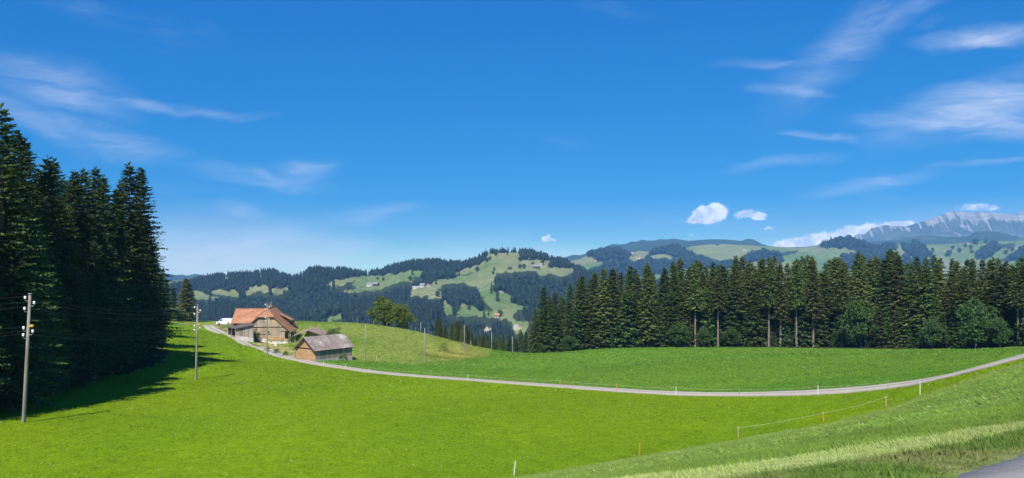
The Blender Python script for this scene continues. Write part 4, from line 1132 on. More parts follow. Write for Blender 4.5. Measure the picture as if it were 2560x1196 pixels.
M_LOG = mat_bark('log_bark', (.30, .19, .09), (.52, .36, .19))

# ------------------------------------------------------------------ farmhouse with barn gable
O = P(665, 857, 195)
farm = empty('farmhouse', O, math.radians(7))
tag(farm, 'large farmhouse with red tiled roof, half-hipped timber gable and low left wing', 'farmhouse')
b = MB(); b.prism([(-5.6, -3), (5.6, -3), (5.6, 3.05), (2.0, 6.36), (0, 8.1), (-2.0, 6.36), (-5.6, 3.05)], 2.2, 12.0)
b.prism([(-5.6, -3), (5.6, -3), (5.6, 3.05), (2.0, 6.36), (-2.0, 6.36), (-5.6, 3.05)], 0.0, 2.2)
wall = b.build('wall', M_BARN, farm)
b = MB(); b.prism([(-5.52, 3.10), (-4.6, 3.9), (-4.6, 3.86), (4.62, 3.86), (5.50, 3.10), (2.0, 6.30), (-2.0, 6.30)][1:], -0.07, -0.002) if False else b.prism([(-4.62, 3.92), (4.62, 3.92), (2.0, 6.33), (-2.0, 6.33)], -0.07, -0.002)
b.build('upper_boarding', M_BARN, farm)
b = MB(); b.box(-4.7, 4.7, -0.11, -0.003, 3.80, 3.92); b.box(-5.0, 1.2, -0.07, -0.003, 2.02, 2.12); b.box(3.4, 5.5, -0.07, -0.003, 2.72, 2.82)
b.build('beam', M_DARKB, farm)
for xb in (-4.4, -3.3, -2.1, -0.9, 0.35, 1.5, 2.6, 3.7):
    b = MB(); b.box(xb, xb + 0.10, -0.035, -0.003, 0.95, 3.79); b.build('batten', M_BARN, farm)
b = MB(); b.box(-1.0, 4.7, -0.16, -0.003, -2.8, 0.92); b.build('plinth', M_STONE, farm)
b = MB(); b.box(4.55, 5.45, -0.05, -0.003, 0.95, 2.70)
d_ = b.build('doorway_shade', M_DARK, farm)  # slab on the uncut wall; interior shade of the doorway painted as near-black
b = MB(); b.box(4.47, 4.55, -0.09, -0.003, 0.93, 2.72); b.box(5.45, 5.53, -0.09, -0.003, 0.93, 2.72); b.build('door_frame', M_GREYB, d_)
b = MB(); b.box(0.32, 0.92, -0.05, -0.003, 2.38, 2.84); w_ = b.build('window', M_GLASS, farm)
b = MB()
for (x0, x1, z0, z1) in ((0.22, 0.32, 2.28, 2.94), (0.92, 1.02, 2.28, 2.94), (0.32, 0.92, 2.84, 2.94), (0.32, 0.92, 2.28, 2.38)): b.box(x0, x1, -0.09, -0.003, z0, z1)
b.build('window_frame', M_STONE, w_)
b = MB(); b.tube([(5.95, 0.15, -2.5), (5.95, 0.15, 0.6), (5.80, 0.1, 1.2), (5.95, 0.1, 2.75)], [0.16, 0.14, 0.12, 0.10], 6); b.build('post', M_STONE, farm)
b = MB(); b.poly_slab([(6.2, -0.55, 2.62), (6.2, 12.7, 2.62), (0, 12.7, 8.33), (0, 1.75, 8.33), (2.08, -0.55, 6.42)], 0.2); rr = b.build('roof_right', M_TILE, farm); rr.name = 'roof'
b = MB(); b.poly_slab([(-6.2, 12.7, 2.62), (-6.2, -0.55, 2.62), (-2.08, -0.55, 6.42), (0, 1.75, 8.33), (0, 12.7, 8.33)], 0.2); b.build('roof', M_TILE, farm)
b = MB(); b.poly_slab([(-2.12, -0.6, 6.36), (2.12, -0.6, 6.36), (0, 1.78, 8.36)], 0.2); b.build('roof_hip', M_TILE, farm)
b = MB(); b.tube([(0, 1.7, 8.38), (0, 12.75, 8.38)], 0.12, 6); b.tube([(0, 1.7, 8.38), (2.1, -0.58, 6.44)], 0.10, 6); b.tube([(0, 1.7, 8.38), (-2.1, -0.58, 6.44)], 0.10, 6); b.build('ridge_tiles', M_TILE, farm)
# left wing
b = MB(); b.box(-8.3, -1.5, 2.3, 11.6, -3, 4.95); b.hexa([(-8.3, 2.3, 4.95), (-1.5, 2.3, 4.95), (-1.5, 11.6, 4.95), (-8.3, 11.6, 4.95), (-8.3, 6.9, 7.75), (-1.5, 6.9, 7.75), (-1.5, 7.0, 7.75), (-8.3, 7.0, 7.75)])
b.build('wing_wall', M_DARKB, farm)
b = MB(); b.poly_slab([(-8.75, 1.55, 4.72), (-0.25, 1.55, 4.72), (-0.25, 6.95, 8.02), (-8.75, 6.95, 8.02)], 0.2); b.build('wing_roof', M_TILE, farm)
b = MB(); b.poly_slab([(-0.25, 12.3, 4.72), (-8.75, 12.3, 4.72), (-8.75, 6.95, 8.02), (-0.25, 6.95, 8.02)], 0.2); b.build('wing_roof', M_TILE, farm)
b = MB(); b.tube([(-8.8, 6.95, 8.06), (-0.2, 6.95, 8.06)], 0.12, 6); b.build('ridge_tiles', M_TILE, farm)
# dormer on the right slope
dm = MB(); dm.box(3.4, 4.75, 7.2, 10.6, 3.4, 5.15); dr_ = dm.build('dormer', M_DARKB, farm)
b = MB(); b.poly_slab([(5.25, 6.9, 5.05), (5.25, 10.9, 5.05), (2.0, 10.9, 6.75), (2.0, 6.9, 6.75)], 0.14); b.build('dormer_roof', M_TILE, dr_)
b = MB(); b.box(4.755, 4.80, 7.8, 10.0, 4.15, 4.95); b.build('dormer_window', M_GLASS, dr_)
b = MB(); b.box(5.0, 5.55, 9.4, 11.2, 3.5, 4.25); sk = b.build('roof_hatch', M_STONE, farm)
b = MB(); b.poly_slab([(6.0, 9.2, 4.1), (6.0, 11.5, 4.1), (4.4, 11.5, 4.75), (4.4, 9.2, 4.75)], 0.1); b.build('hatch_roof', M_TILE, sk)
b = MB(); b.box(-0.85, -0.25, 9.6, 10.2, 7.5, 9.05); b.box(-0.95, -0.15, 9.5, 10.3, 9.05, 9.15); ch = b.build('chimney', M_BRNT, farm)
b = MB(); b.tube([(-0.55, 9.9, 9.15), (-0.55, 9.9, 9.75)], 0.13, 8); b.build('flue', M_STEEL, ch)
# lean-to in front of the left half of the gable
def local(root):
    inv = (Matrix.Translation(root.location) @ Matrix.Rotation(root.rotation_euler.z, 4, 'Z')).inverted()
    return lambda v: inv @ Vector(v)
A_, B_, D4, C_ = P(588, 822.5, 188), P(640, 811, 187), P(619, 807, 195.5), P(566, 818, 197)
lt = empty('cart_shed', P(606, 846, 188.5), 0)
tag(lt, 'low cart shed with grey panel roof leaning against the farmhouse', 'shed')
L_ = local(lt)
def lerp(a, b_, t): return a + (b_ - a) * t
def onroof(u, v): return L_(lerp(lerp(A_, B_, u), lerp(C_, D4, u), v))
for u0, u1 in ((0, 0.49), (0.51, 1)):
    for v0, v1 in ((0, 0.49), (0.51, 1)):
        b = MB(); b.poly_slab([onroof(u0, v0), onroof(u1, v0), onroof(u1, v1), onroof(u0, v1)], 0.07); b.build('roof_panel', M_ETER, lt)
b = MB()
for q in ((0, .485, 1, .485, 1, .515, 0, .515), (.488, 0, .512, 0, .512, 1, .488, 1)):
    b.poly_slab([onroof(q[0], q[1]) - Vector((0, 0, .03)), onroof(q[2], q[3]) - Vector((0, 0, .03)), onroof(q[4], q[5]) - Vector((0, 0, .03)), onroof(q[6], q[7]) - Vector((0, 0, .03))], 0.06)
b.build('cover_strip', M_CONC, lt)
def under(px, py, D, dz=0): p = P(px, py, D); return L_((p.x, p.y, p.z + dz))
wl, wr = P(592, 838, 189), P(632, 851, 188.2)
tl = onroof(0.06, 0.07) - Vector((0, 0, 0.22)); tr_ = onroof(0.90, 0.07) - Vector((0, 0, 0.22))
b = MB(); wl0, wr0 = L_(wl), L_(wr)
bl = Vector((tl.x, tl.y, wl0.z)); br = Vector((tr_.x, tr_.y, wr0.z + 0.5)); off = Vector((0.03, 0.22, 0))
b.hexa([bl, br, br + off, bl + off, tl, tr_, tr_ + off, tl + off]); b.build('wall', M_GREYB, lt)
b = MB(); f0 = bl - Vector((0.03, 0.12, 0)); f1 = br - Vector((-0.05, 0.12, 0)); dn = Vector((0, 0, -3.2))
b.hexa([f0 + dn, f1 + dn, f1 + dn + Vector((0, .5, 0)), f0 + dn + Vector((0, .5, 0)), f0 - Vector((0, 0, .01)), f1 - Vector((0, 0, .01)), f1 + Vector((0, .5, -.01)), f0 + Vector((0, .5, -.01))]); b.build('foundation', M_CONC, lt)
bk0, bk1 = onroof(0.06, 0.95) - Vector((0, 0, .2)), onroof(0.97, 0.95) - Vector((0, 0, .2))
b = MB(); b.hexa([bk0 - Vector((0, 0, 4)), bk1 - Vector((0, 0, 4)), bk1 + Vector((0, .2, -4)), bk0 + Vector((0, .2, -4)), bk0, bk1, bk1 + Vector((0, .2, 0)), bk0 + Vector((0, .2, 0))]); b.build('back_wall', M_DARKB, lt)
for v in (0.08, 0.5, 0.93):
    p = onroof(0.05, v); b = MB(); b.tube([(p.x, p.y, p.z - 3.6), (p.x, p.y, p.z - 0.1)], 0.11, 6); b.build('post', M_GREYB, lt)
# ------------------------------------------------------------------ roadside shed
SH = Vector((-38.8, 148.0, -17.23)); SHR = math.radians(-37.9)
shed = empty('shed', SH, SHR); tag(shed, 'small roadside shed with tan double doors and lichen-grey tiled roof', 'shed')
b = MB(); b.prism([(-2.9, -2), (2.9, -2), (2.9, 2.0), (0, 4.1), (-2.9, 2.0)], 0.12, 8.8); b.build('wall', M_GREYB, shed)
b = MB(); b.prism([(-2.9, 2.22), (2.75, 2.22), (0, 4.1)], 0.0, 0.119); b.build('gable_boarding', M_TAN, shed)
for x0, x1, zb in ((-2.86, -0.01, 0.08), (0.01, 2.86, -0.25)):
    b = MB(); b.box(x0, x1, 0.02, 0.119, zb, 2.02); dd = b.build('door_leaf', M_TAN, shed)
    b = MB(); b.box(x0 + 0.1, x1 - 0.1, -0.012, 0.0185, 1.0, 1.05); b.build('door_rail', M_TAN, dd)
b = MB(); b.box(-2.9, 2.9, -0.04, 0.118, 2.03, 2.20); b.build('lintel', M_DARKB, shed)
for s in (-1, 1):
    b = MB()
    pts = [(3.22, -0.42, 1.855), (3.22, 9.35, 1.855), (0, 9.35, 4.28), (0, -0.42, 4.28)]
    if s < 0: pts = [(-x, y, z) for x, y, z in pts][::-1]
    b.poly_slab(pts, 0.14); b.build('roof', M_OLDT, shed)
    b = MB(); b.poly_slab([(s * 3.22, -0.46, 1.735), (0, -0.46, 4.16), (0, -0.46, 3.96), (s * 3.22, -0.46, 1.535)][::s], 0.05); b.build('bargeboard', M_DARKB, shed)
b = MB(); b.box(2.82, 3.0, 0.2, 8.85, -1.2, 0.10); b.build('sill', M_CONC, shed)
b = MB()
for k in range(17): b.box(2.902, 2.93, 0.3 + k * 0.5, 0.36 + k * 0.5, 0.12, 2.0)
b.build('cover_battens', M_GREYB, shed)
# ------------------------------------------------------------------ low hut between them
HU = Vector((-45.6, 176.5, -17.6)); hut = empty('hut', HU, math.radians(7.4)); tag(hut, 'low open-fronted hut with brown tiled roof between farmhouse and shed', 'hut')
for s in (-1, 1):
    pts = [(3.4, -0.5, 2.42), (3.4, 10.6, 2.42), (0, 10.6, 3.68), (0, -0.5, 3.68)]
    if s < 0: pts = [(-x, y, z) for x, y, z in pts][::-1]
    b = MB(); b.poly_slab(pts, 0.13); b.build('roof', M_BRNT, hut)
b = MB(); b.box(-1.0, 2.6, 1.2, 9.8, -1.5, 2.35); b.hexa([(-1.0, 1.2, 2.35), (2.6, 1.2, 2.35), (2.6, 9.8, 2.35), (-1.0, 9.8, 2.35), (-0.6, 1.2, 3.15), (1.0, 1.2, 3.1), (1.0, 9.8, 3.1), (-0.6, 9.8, 3.15)]); b.build('wall', M_GREYB, hut)
for x, y in ((-2.9, 0.2), (-2.9, 5.0), (-2.9, 9.6)):
    b = MB(); b.tube([(x, y, -1.5), (x, y, 2.5)], 0.10, 6); b.build('post', M_GREYB, hut)
# ------------------------------------------------------------------ things in the yard
lg = ground(689, 191.2); pile = empty('log_pile', lg + Vector((0, 0, 0)), math.radians(4)); tag(pile, 'stack of long peeled logs before the barn gable', 'log pile')
for k, (dy, dz) in enumerate(((0, .28), (.42, .28), (.84, .28), (.2, .64), (.62, .64), (.42, .98))):
    b = MB(); b.tube([(-1.95 + 0.08 * (k % 3), dy, dz + .55), (1.85 + 0.06 * (k % 2), dy, dz + .55)], [0.21, 0.185], 8); b.build('log', M_LOG, pile)
for x in (-1.3, 1.2):
    b = MB(); b.box(x - .12, x + .12, -.3, 1.2, -0.4, .62); b.build('bearer', M_STONE, pile)
lw = ground(699, 189.6); o_ = MB(); o_.box(-2.3, 2.3, 0, .4, -0.8, .42); o_ = o_.build('low_wall', M_STONE, None, False, lw, math.radians(5)); tag(o_, 'short whitewashed stone wall in front of the log pile', 'wall')
for q, (px_, py_, lab) in enumerate(((675, 859, 'white feed barrel on the grass left of the log pile'), (690, 865, 'white feed barrel nearest the lane below the barn'))):
    h_ = hit(px_, py_); b = MB(); b.tube([(0, 0, -.05), (0, 0, .04), (0, 0, .30), (0, 0, .55), (0, 0, .6)], [.26, .29, .31, .29, .25], 10)
    bo = b.build('barrel', M_PORC, None, True, h_); tag(bo, lab, 'barrel')
    b = MB(); b.tube([(0, 0, .60), (0, 0, .64)], .27, 10); b.build('lid', M_WHITE, bo)
# ------------------------------------------------------------------ white van
vb = hit(563, 813.0); van = empty('van', vb, math.radians(-6)); tag(van, 'white panel van parked beside the farmhouse, nose to the left', 'van')
prof = [(-2.42, .36), (-2.45, .72), (-2.30, .98), (-1.55, 1.18), (-0.85, 1.86), (-0.5, 1.96), (2.25, 1.96), (2.42, 1.80), (2.46, .80), (2.46, .36), (1.95, .34), (1.90, .58), (1.68, .76), (1.40, .76), (1.18, .58), (1.12, .34), (-1.12, .32), (-1.18, .58), (-1.40, .76), (-1.68, .76), (-1.90, .58), (-1.95, .34)]
def loft(prof, layers, mat, parent, name):
    """side profile at several widths: soft shoulders instead of a flat extrusion"""
    V = []; n = len(prof)
    cx = sum(p[0] for p in prof) / n; cz = 0.95
    for y, s, lift in layers:
        for x, z in prof: V.append((cx + (x - cx) * s, y, cz + (z - cz) * s if z > 0.9 else z))
    F_ = []
    for k in range(len(layers) - 1):
        for j in range(n): F_.append((k * n + j, k * n + (j + 1) % n, (k + 1) * n + (j + 1) % n, (k + 1) * n + j))
    F_.append(tuple(reversed(range(n)))); F_.append(tuple((len(layers) - 1) * n + j for j in range(n)))
    me = bpy.data.meshes.new(name); me.from_pydata(V, [], F_); me.materials.append(mat); me.update()
    return link(name, me, parent)
loft(prof, [(-0.95, .955, 0), (-0.90, .985, 0), (-0.80, 1.0, 0), (0.80, 1.0, 0), (0.90, .985, 0), (0.95, .955, 0)], M_VAN, van, 'body')
for s in (-1, 1):
    y0, y1 = (-.962, -.935) if s < 0 else (.935, .962)
    b = MB(); b.prism([(-1.28, 1.22), (-0.42, 1.22), (-0.42, 1.74), (-0.78, 1.74)], y0, y1); b.build('side_window', M_GLASS, van)
    b = MB(); b.box(-0.2, 2.2, y0, y1, 0.86, 0.92); b.build('rub_strip', M_RUB, van)
b = MB(); b.poly_slab([(-1.55, -.72, 1.21), (-1.55, .72, 1.21), (-0.90, .66, 1.80), (-0.90, -.66, 1.80)][::-1], -0.03); b.build('windscreen', M_GLASS, van)
b = MB(); b.box(-2.52, -2.36, -.86, .86, .36, .60); b.build('bumper', M_RUB, van)
for s in (-.62, .62):
    b = MB(); b.box(-2.44, -2.30, s - .16, s + .16, .74, .92); b.build('headlight', M_PORC, van)
for x in (-1.54, 1.54):
    for y in (-.84, .84):
        b = MB(); b.tube([(x, y - .10, .34), (x, y + .10, .34)], .34, 14); wh = b.build('wheel', M_RUB, van)
        b = MB(); b.tube([(x, y + (-.105 if y < 0 else .105) - .006, .34), (x, y + (-.105 if y < 0 else .105) + .006, .34)], .20, 12); b.build('rim', M_STEEL, wh)
# ------------------------------------------------------------------ power poles and wires
def insulator(mb, x, y, z, s):
    mb.tube([(x, y, z - .02), (x, y, z + .05), (x, y, z + .10), (x, y, z + .20), (x, y, z + .24)], [.07 * s, .115 * s, .085 * s, .11 * s, .05 * s], 9)
TOPS = []
def power_pole(bpx, bpy_, tpx, tpy, label, ins=True, D=None, group=None, r=0.14, big=1.0):
    b0 = hit(bpx, bpy_) if D is None else ground(bpx, D)
    t0 = P(tpx, tpy, b0.y)
    root = empty('power_pole', b0); tag(root, label, 'power pole', group)
    lean = t0.x - b0.x; H = t0.z - b0.z
    b = MB(); b.tube([(0, 0, -0.8), (0, 0, 0.0), (lean * .5, 0, H * .5), (lean, 0, H)], [r * 1.2, r * 1.1, r * .95, r * .78], 9); b.build('pole', M_POLE, root, True)
    b = MB(); b.tube([(lean, 0, H - .01), (lean, 0, H + .05)], [r * 1.25, r * .7], 9); b.build('cap', M_STEEL, root)
    pts = []
    if ins:
        for k, (s, dz) in enumerate(((-1, .42), (1, .84), (-1, 1.32), (-1, 2.92), (1, 3.20), (-1, 3.50))):
            z = H - dz; x = lean * z / H
            b = MB(); b.tube([(x, 0, z - .16), (x + s * .30, 0, z - .18), (x + s * .38, 0, z - .12), (x + s * .38, 0, z - .01)], .018, 5); br_ = b.build('bracket', M_STEEL, root)
            b = MB(); insulator(b, x + s * .38, 0, z, big); b.build('insulator', M_PORC, root, True)
            pts.append(b0 + Vector((x + s * .38, 0, z + .2)))
        z = H - 2.6; x = lean * z / H
        b = MB(); b.box(x + .10, x + .42, -.08, .08, z - .12, z + .06); b.build('junction_box', M_YEL, root)
    TOPS.append(pts)
    return root
power_pole(59, 1057, 75, 735, 'nearest wooden power pole with white insulators, before the left forest', big=.95)
power_pole(490, 950, 494, 763, 'second wooden power pole beside the top of the lane', big=.95)
power_pole(668, 894, 668, 758, 'third wooden power pole at the lane, in front of the barn gable', big=.95)
power_pole(913, 903.5, 914, 811, 'thin wooden power pole on the meadow right of the shed', False, r=.10)
power_pole(1062, 906, 1062, 822, 'thin wooden power pole at the foot of the meadow hill', False, r=.10)
power_pole(1161, 880, 1161, 814, 'wooden power pole near the low end of the yellow meadow', False, r=.10)
power_pole(1052, 0, 1052, 806, 'short pole top showing over the meadow crest right of the two trees', False, 246, None, .11)
power_pole(1281, 0, 1281, 842, 'wooden pole against the hollow left of the right forest', False, 208, None, .11)
power_pole(1229, 0, 1229, 831, 'pole rising behind the dark round tree at the meadow end', False, 236, None, .12)
power_pole(1137, 0, 1137, 845, 'small pole behind the meadow crest, left of the leaning one', False, 250, None, .11)
power_pole(1177, 0, 1177, 853, 'small pole behind the low end of the yellow meadow', False, 240, None, .11)
start = [v + Vector((-25.0, -28, 1.2)) for v in TOPS[0]]
names = ['topmost', 'second', 'third', 'fourth', 'fifth', 'lowest']
for k in range(6):
    chain = [start[k]] + [TOPS[j][k] for j in range(3)]
    pts = []
    for a, c in zip(chain[:-1], chain[1:]):
        for j in range(14):
            t = j / 14; p = a.lerp(c, t); pts.append(p + Vector((0, 0, -4 * 0.9 * t * (1 - t))))
    pts.append(chain[-1])
    b = MB(); b.tube(pts, 0.007, 4, False); o_ = b.build('overhead_wire', M_WIRE); tag(o_, names[k] + ' of the thin wires strung between the wooden power poles', 'wire', 'wires between the power poles')
# ------------------------------------------------------------------ fence posts
def post(px, py, h, mat, label, kind, group=None, r=0.03, lean=0.0):
    p = hit(px, py); root = empty('fence_post', p); tag(root, label, 'fence post', group)
    b = MB()
    if kind == 'plastic':
        b.tube([(0, 0, -.2), (0, 0, .02), (lean * .5, 0, h * .5), (lean, 0, h)], [r, r, r, r * .9], 6); b.build('stake', mat, root)
        b = MB()
        for q in (.55, .72, .9): b.tube([(lean * q, 0, h * q), (lean * q + .05, -.03, h * q + .02)], .008, 4)
        b.build('hook', mat, root)
    else:
        b.tube([(0, 0, -.2), (0, 0, .02), (lean, 0, h - .05), (lean, 0, h)], [r * 1.1, r * 1.1, r, r * .6], 6); b.build('stake', mat, root)
        b = MB(); b.tube([(lean * .85 - r, -r, h * .85), (lean * .85 + r, -r - .02, h * .85)], .012, 4); b.build('insulator', M_PORC, root)
    return p, h
run1 = [post(1285, 1190, .92, M_WHITE, 'white fence post at the bottom edge of the bright field', 'plastic', None, .032, .08),
        post(1599, 1139, .92, M_ORANGE, 'orange fence post beside the mown bank, the nearer of the two', 'plastic', None, .032),
        post(1846, 1095, .90, M_WOODP, 'pale wooden fence stake between the two orange posts', 'wood', None, .045, -.06),
        post(2058, 1057, .85, M_ORANGE, 'farther orange fence post beside the mown bank', 'plastic', None, .032),
        post(2215, 1018, .85, M_WOODP, 'pale wooden fence stake near the bend of the lane', 'wood', None, .045),
        post(2300, 988, .98, M_WHITE, 'last white fence post on the bank edge, crossing the lane in view', 'plastic', None, .028)]
run2 = [post(2220, 978, .95, M_STEEL, 'thin dark fence rod at the lane bend', 'plastic', None, .025),
        post(2045, 990, .95, M_WHITE, 'thick white fence post on the near side of the lane bend', 'plastic', None, .032),
        post(1848, 991, .85, M_STEEL, 'thin dark fence rod at the lowest stretch of the lane', 'plastic', None, .025),
        post(1690, 988, .95, M_WHITE, 'white fence post left of the thin dark rod at the lane', 'plastic', None, .03),
        post(1541, 980, .95, M_ORANGE, 'orange fence post on the lane, right of the other orange one', 'plastic', None, .028),
        post(1400, 969, .95, M_ORANGE, 'orange fence post on the lane, left of the other orange one', 'plastic', None, .028),
        post(1170, 953, .95, M_WHITE, 'white fence post at the middle of the lane', 'plastic', None, .032),
        post(924, 933, .95, M_WHITE, 'white fence post on the lane, third right of the shed', 'plastic', None, .03),
        post(864, 924, .95, M_WHITE, 'white fence post on the lane, second right of the shed', 'plastic', None, .032),
        post(809, 918, 1.0, M_WHITE, 'white fence post on the lane just below the shed corner', 'plastic', None, .035)]
for px_, py_, mat, lab in ((700, 891, M_WOODP, 'pale wooden stake beside the lane between power pole and shed'), (737, 897, M_WOODP, 'pale wooden stake at the left corner of the shed'), (608, 873, M_WHITE, 'white post on the lane below the cart shed'), (543, 845, M_WHITE, 'white post on the upper lane below the van'), (560, 832, M_WOODP, 'pale stake in the dry grass bank below the van'),
                          (1077, 940, M_STEEL, 'thin rod beside the lane below the meadow hill'), (941, 903, M_WHITE, 'white stake at the foot of the meadow, right of the thin pole'), (1108, 911, M_WOODP, 'thick pale post at the corner of the yellow meadow')):
    post(px_, py_, 1.0 if mat != M_WOODP else 1.1, mat, lab, 'wood' if mat == M_WOODP else 'plastic', None, .032 if mat != M_STEEL else .03)
for px_, D_, lab in ((824, 243, 'crest'), (893, 238, 'crest'), (934, 236, 'crest'), (952, 235, 'crest'), (967, 233.5, 'crest'), (1039, 227, 'crest'), (1071, 221.5, 'crest'), (1079, 219.5, 'crest'), (1157, 202.5, 'crest')):
    p = ground(px_, D_); root = empty('fence_post', p); tag(root, 'small wooden fence post on the meadow skyline', 'fence post', 'fence posts along the meadow crest')
    b = MB(); b.tube([(0, 0, -.2), (0, 0, 1.2)], [.07, .06], 6); b.build('stake', M_POLE, root)
    b = MB(); b.tube([(-.08, -.05, 1.05), (.08, -.05, 1.05)], .015, 4); b.build('insulator', M_PORC, root)
def tape(name, run, frac, label):
    pts = []
    for (a, ha), (c, hc) in zip(run[:-1], run[1:]):
        pa = a + Vector((0.04, -.05, ha * frac)); pc = c + Vector((0.04, -.05, hc * frac))
        for j in range(8):
            t = j / 8; q = pa.lerp(pc, t)
            q.z = max(q.z - .12 * 4 * t * (1 - t), gz(q.x, q.y) + .12); pts.append(q)
    pts.append(pc)
    b = MB(); b.tube(pts, .006, 4, False); o_ = b.build(name, M_TAPE); tag(o_, label, 'fence wire')
tape('fence_wire', run1[2:5], .9, 'pale electric fence tape along the edge of the mown bank')
tape('fence_wire', run2, .88, 'pale electric fence tape strung along the lane')
# ------------------------------------------------------------------ shrubs round the farm
for px_, py_, tpy, kind, w, lab in ((638, 851, 815, SHRUB, .75, 'climbing shrub on the front corner of the cart shed'), (646, 853, 826, SHRUB, .8, 'dark shrub between cart shed and barn gable'), (735, 856, 826, SHRUB, .8, 'dark shrub in the shade right of the barn'), (728, 858, 838, SHRUB, .8, 'low shrub under the right eave of the farmhouse'),
                                   (858, 903, 880, SHRUB, .95, 'round green bush against the side wall of the shed'), (832, 846, 818, BUSH, .9, 'tall loose bush behind the hut'), (848, 848, 828, BUSH, .9, 'smaller loose bush right of the tall one behind the hut'), (806, 852, 832, BUSH, .9, 'bush growing against the hut roof'), (790, 850, 838, SHRUB, .8, 'small bush before the hut wall'),
                                   (668, 880, 866, SHRUB, 1.0, 'low shrub in the dry bank left of the third pole'), (690, 884, 870, BUSH, 1.0, 'low pale shrub in the dry bank right of the third pole'), (714, 890, 877, SHRUB, 1.0, 'low shrub on the dry bank near the shed')):
    g_ = hit(px_, py_); kind.put(g_, max(.6, up_to(g_, tpy)), lab, None, None, w, 'bush', 'bush')
# ------------------------------------------------------------------ farms and single trees on the hills
def hill_house(p, w, l, h, rz, roofmat, wallmat, label, group=None):
    root = empty('hill_house', p, rz); tag(root, label, 'house', group)
    b = MB(); b.prism([(-w / 2, -4), (w / 2, -4), (w / 2, h), (0, h + w * .42), (-w / 2, h)], -l / 2, l / 2); b.build('wall', wallmat, root)
    for s in (-1, 1):
        pts = [(w * .58, -l / 2 - .8, h - .4), (w * .58, l / 2 + .8, h - .4), (0, l / 2 + .8, h + w * .5), (0, -l / 2 - .8, h + w * .5)]
        if s < 0: pts = [(-x, y, z) for x, y, z in pts][::-1]
        b = MB(); b.poly_slab(pts, .3); b.build('roof', roofmat, root)
    for s in (-1, 1):
        for k in range(3):
            y = -l / 2 + l * (k + .5) / 3
            b = MB(); x = s * (w / 2 + .06); b.box(min(x, x - s * .04), max(x, x - s * .04), y - .5, y + .5, h * .4, h * .75); b.build('window', M_GLASS, root)
M_GREYT = mat_tiles('grey_tiles', (.20, .18, .17), (.27, .25, .235), (.33, .31, .29), 2.0)
HH = [(R5([(1640, 262)])[0], 9, 20, 4, 1.35, M_GREYT, M_DARKB, 'broad grey-roofed farm high on the hill pasture'), (R5([(1690, 243)])[0], 6, 9, 4, 1.2, M_BRNT, M_STONE, 'small pale house right of the grey-roofed hill farm'), (R5([(1580, 190)])[0], 5, 8, 3, .4, M_BRNT, M_DARKB, 'tiny brown hut under the wood at the hilltop'),
      (R5([(1280, 724)])[0], 7, 9, 4, 1.25, M_TILE, M_BARN, 'red-roofed house low on the hill pasture'), (R5([(95, 432)])[0], 9, 16, 4, 1.3, M_GREYT, M_STONE, 'grey farm left in the pasture of the wooded ridge'), (R5([(152, 427)])[0], 8, 14, 4, 1.0, M_GREYT, M_DARKB, 'grey barn right of the farm in the wooded ridge pasture'),
      (R5([(522, 458)])[0], 7, 14, 3, 1.4, M_STEEL, M_STONE, 'whitish long shed at the edge of the hill pasture'), (R5([(585, 441)])[0], 8, 12, 5, 1.1, M_GREYT, M_STONE, 'grey house of the hamlet at the pasture edge'), (R5([(640, 440)])[0], 6, 9, 4, .6, M_BRNT, M_STONE, 'small brown house right in the pasture-edge hamlet'),
      (R6([(1062, 264)])[0], 12, 34, 7, 1.4, M_BRNT, M_WHITE, 'long white house on the rolling hills above the forest'), (R6([(1115, 308)])[0], 12, 40, 6, 1.3, M_BRNT, M_STONE, 'long pale farm row among the woods of the rolling hills'), (R6([(735, 334)])[0], 10, 20, 6, 1.0, M_TILE, M_WHITE, 'small red-roofed house left among the rolling hills'),
      (R6([(1490, 304)])[0], 11, 20, 6, 1.2, M_TILE, M_WHITE, 'red-roofed white farm in the middle of the rolling hills'), (R6([(2045, 238)])[0], 12, 34, 6, 1.4, M_GREYT, M_WHITE, 'pale farm on the bare rolling hill'), (R7([(1540, 334)])[0], 14, 46, 7, 1.5, M_BRNT, M_WHITE, 'long bright farm building below the mountain'), (R7([(1590, 384)])[0], 12, 22, 6, .8, M_GREYT, M_WHITE, 'white farm among small trees below the mountain')]
for q, ((px_, py_), w, l, h, rz, rm, wm, lab) in enumerate(HH):
    k = 0.62 if q > 8 else 0.9
    hill_house(hit(px_, py_, 440), w * k, l * k, h * k, rz, rm, M_STONE if wm is M_WHITE else wm, lab)
g_ = hit(1154, 846, 440)
hill_house(g_, 9, 14, 7, 1.2, M_GREYT, M_STONE, 'grey-roofed house half hidden in the valley trees')
lone = [((1185, 212), 13, 'B'), ((1215, 192), 10, 'B'), ((1270, 152), 12, 'B'), ((1380, 147), 12, 'C'), ((1095, 298), 13, 'B'), ((1255, 290), 8, 'B'), ((1245, 322), 8, 'B'), ((1495, 270), 11, 'B'), ((1533, 270), 13, 'B'), ((1705, 232), 15, 'B'), ((1615, 246), 10, 'B'),
        ((1285, 576), 24, 'C'), ((1225, 502), 16, 'C'), ((1230, 442), 12, 'C'), ((490, 327), 19, 'C'), ((215, 385), 10, 'B'), ((165, 374), 8, 'B'), ((470, 382), 12, 'B'), ((710, 414), 14, 'C'), ((725, 532), 13, 'B'), ((885, 702), 15, 'B'), ((915, 668), 12, 'B'), ((1020, 658), 9, 'B'), ((1390, 280), 7, 'B'), ((1410, 278), 7, 'B'), ((1160, 720), 14, 'C'), ((1310, 715), 12, 'B'), ((1200, 710), 10, 'C')]
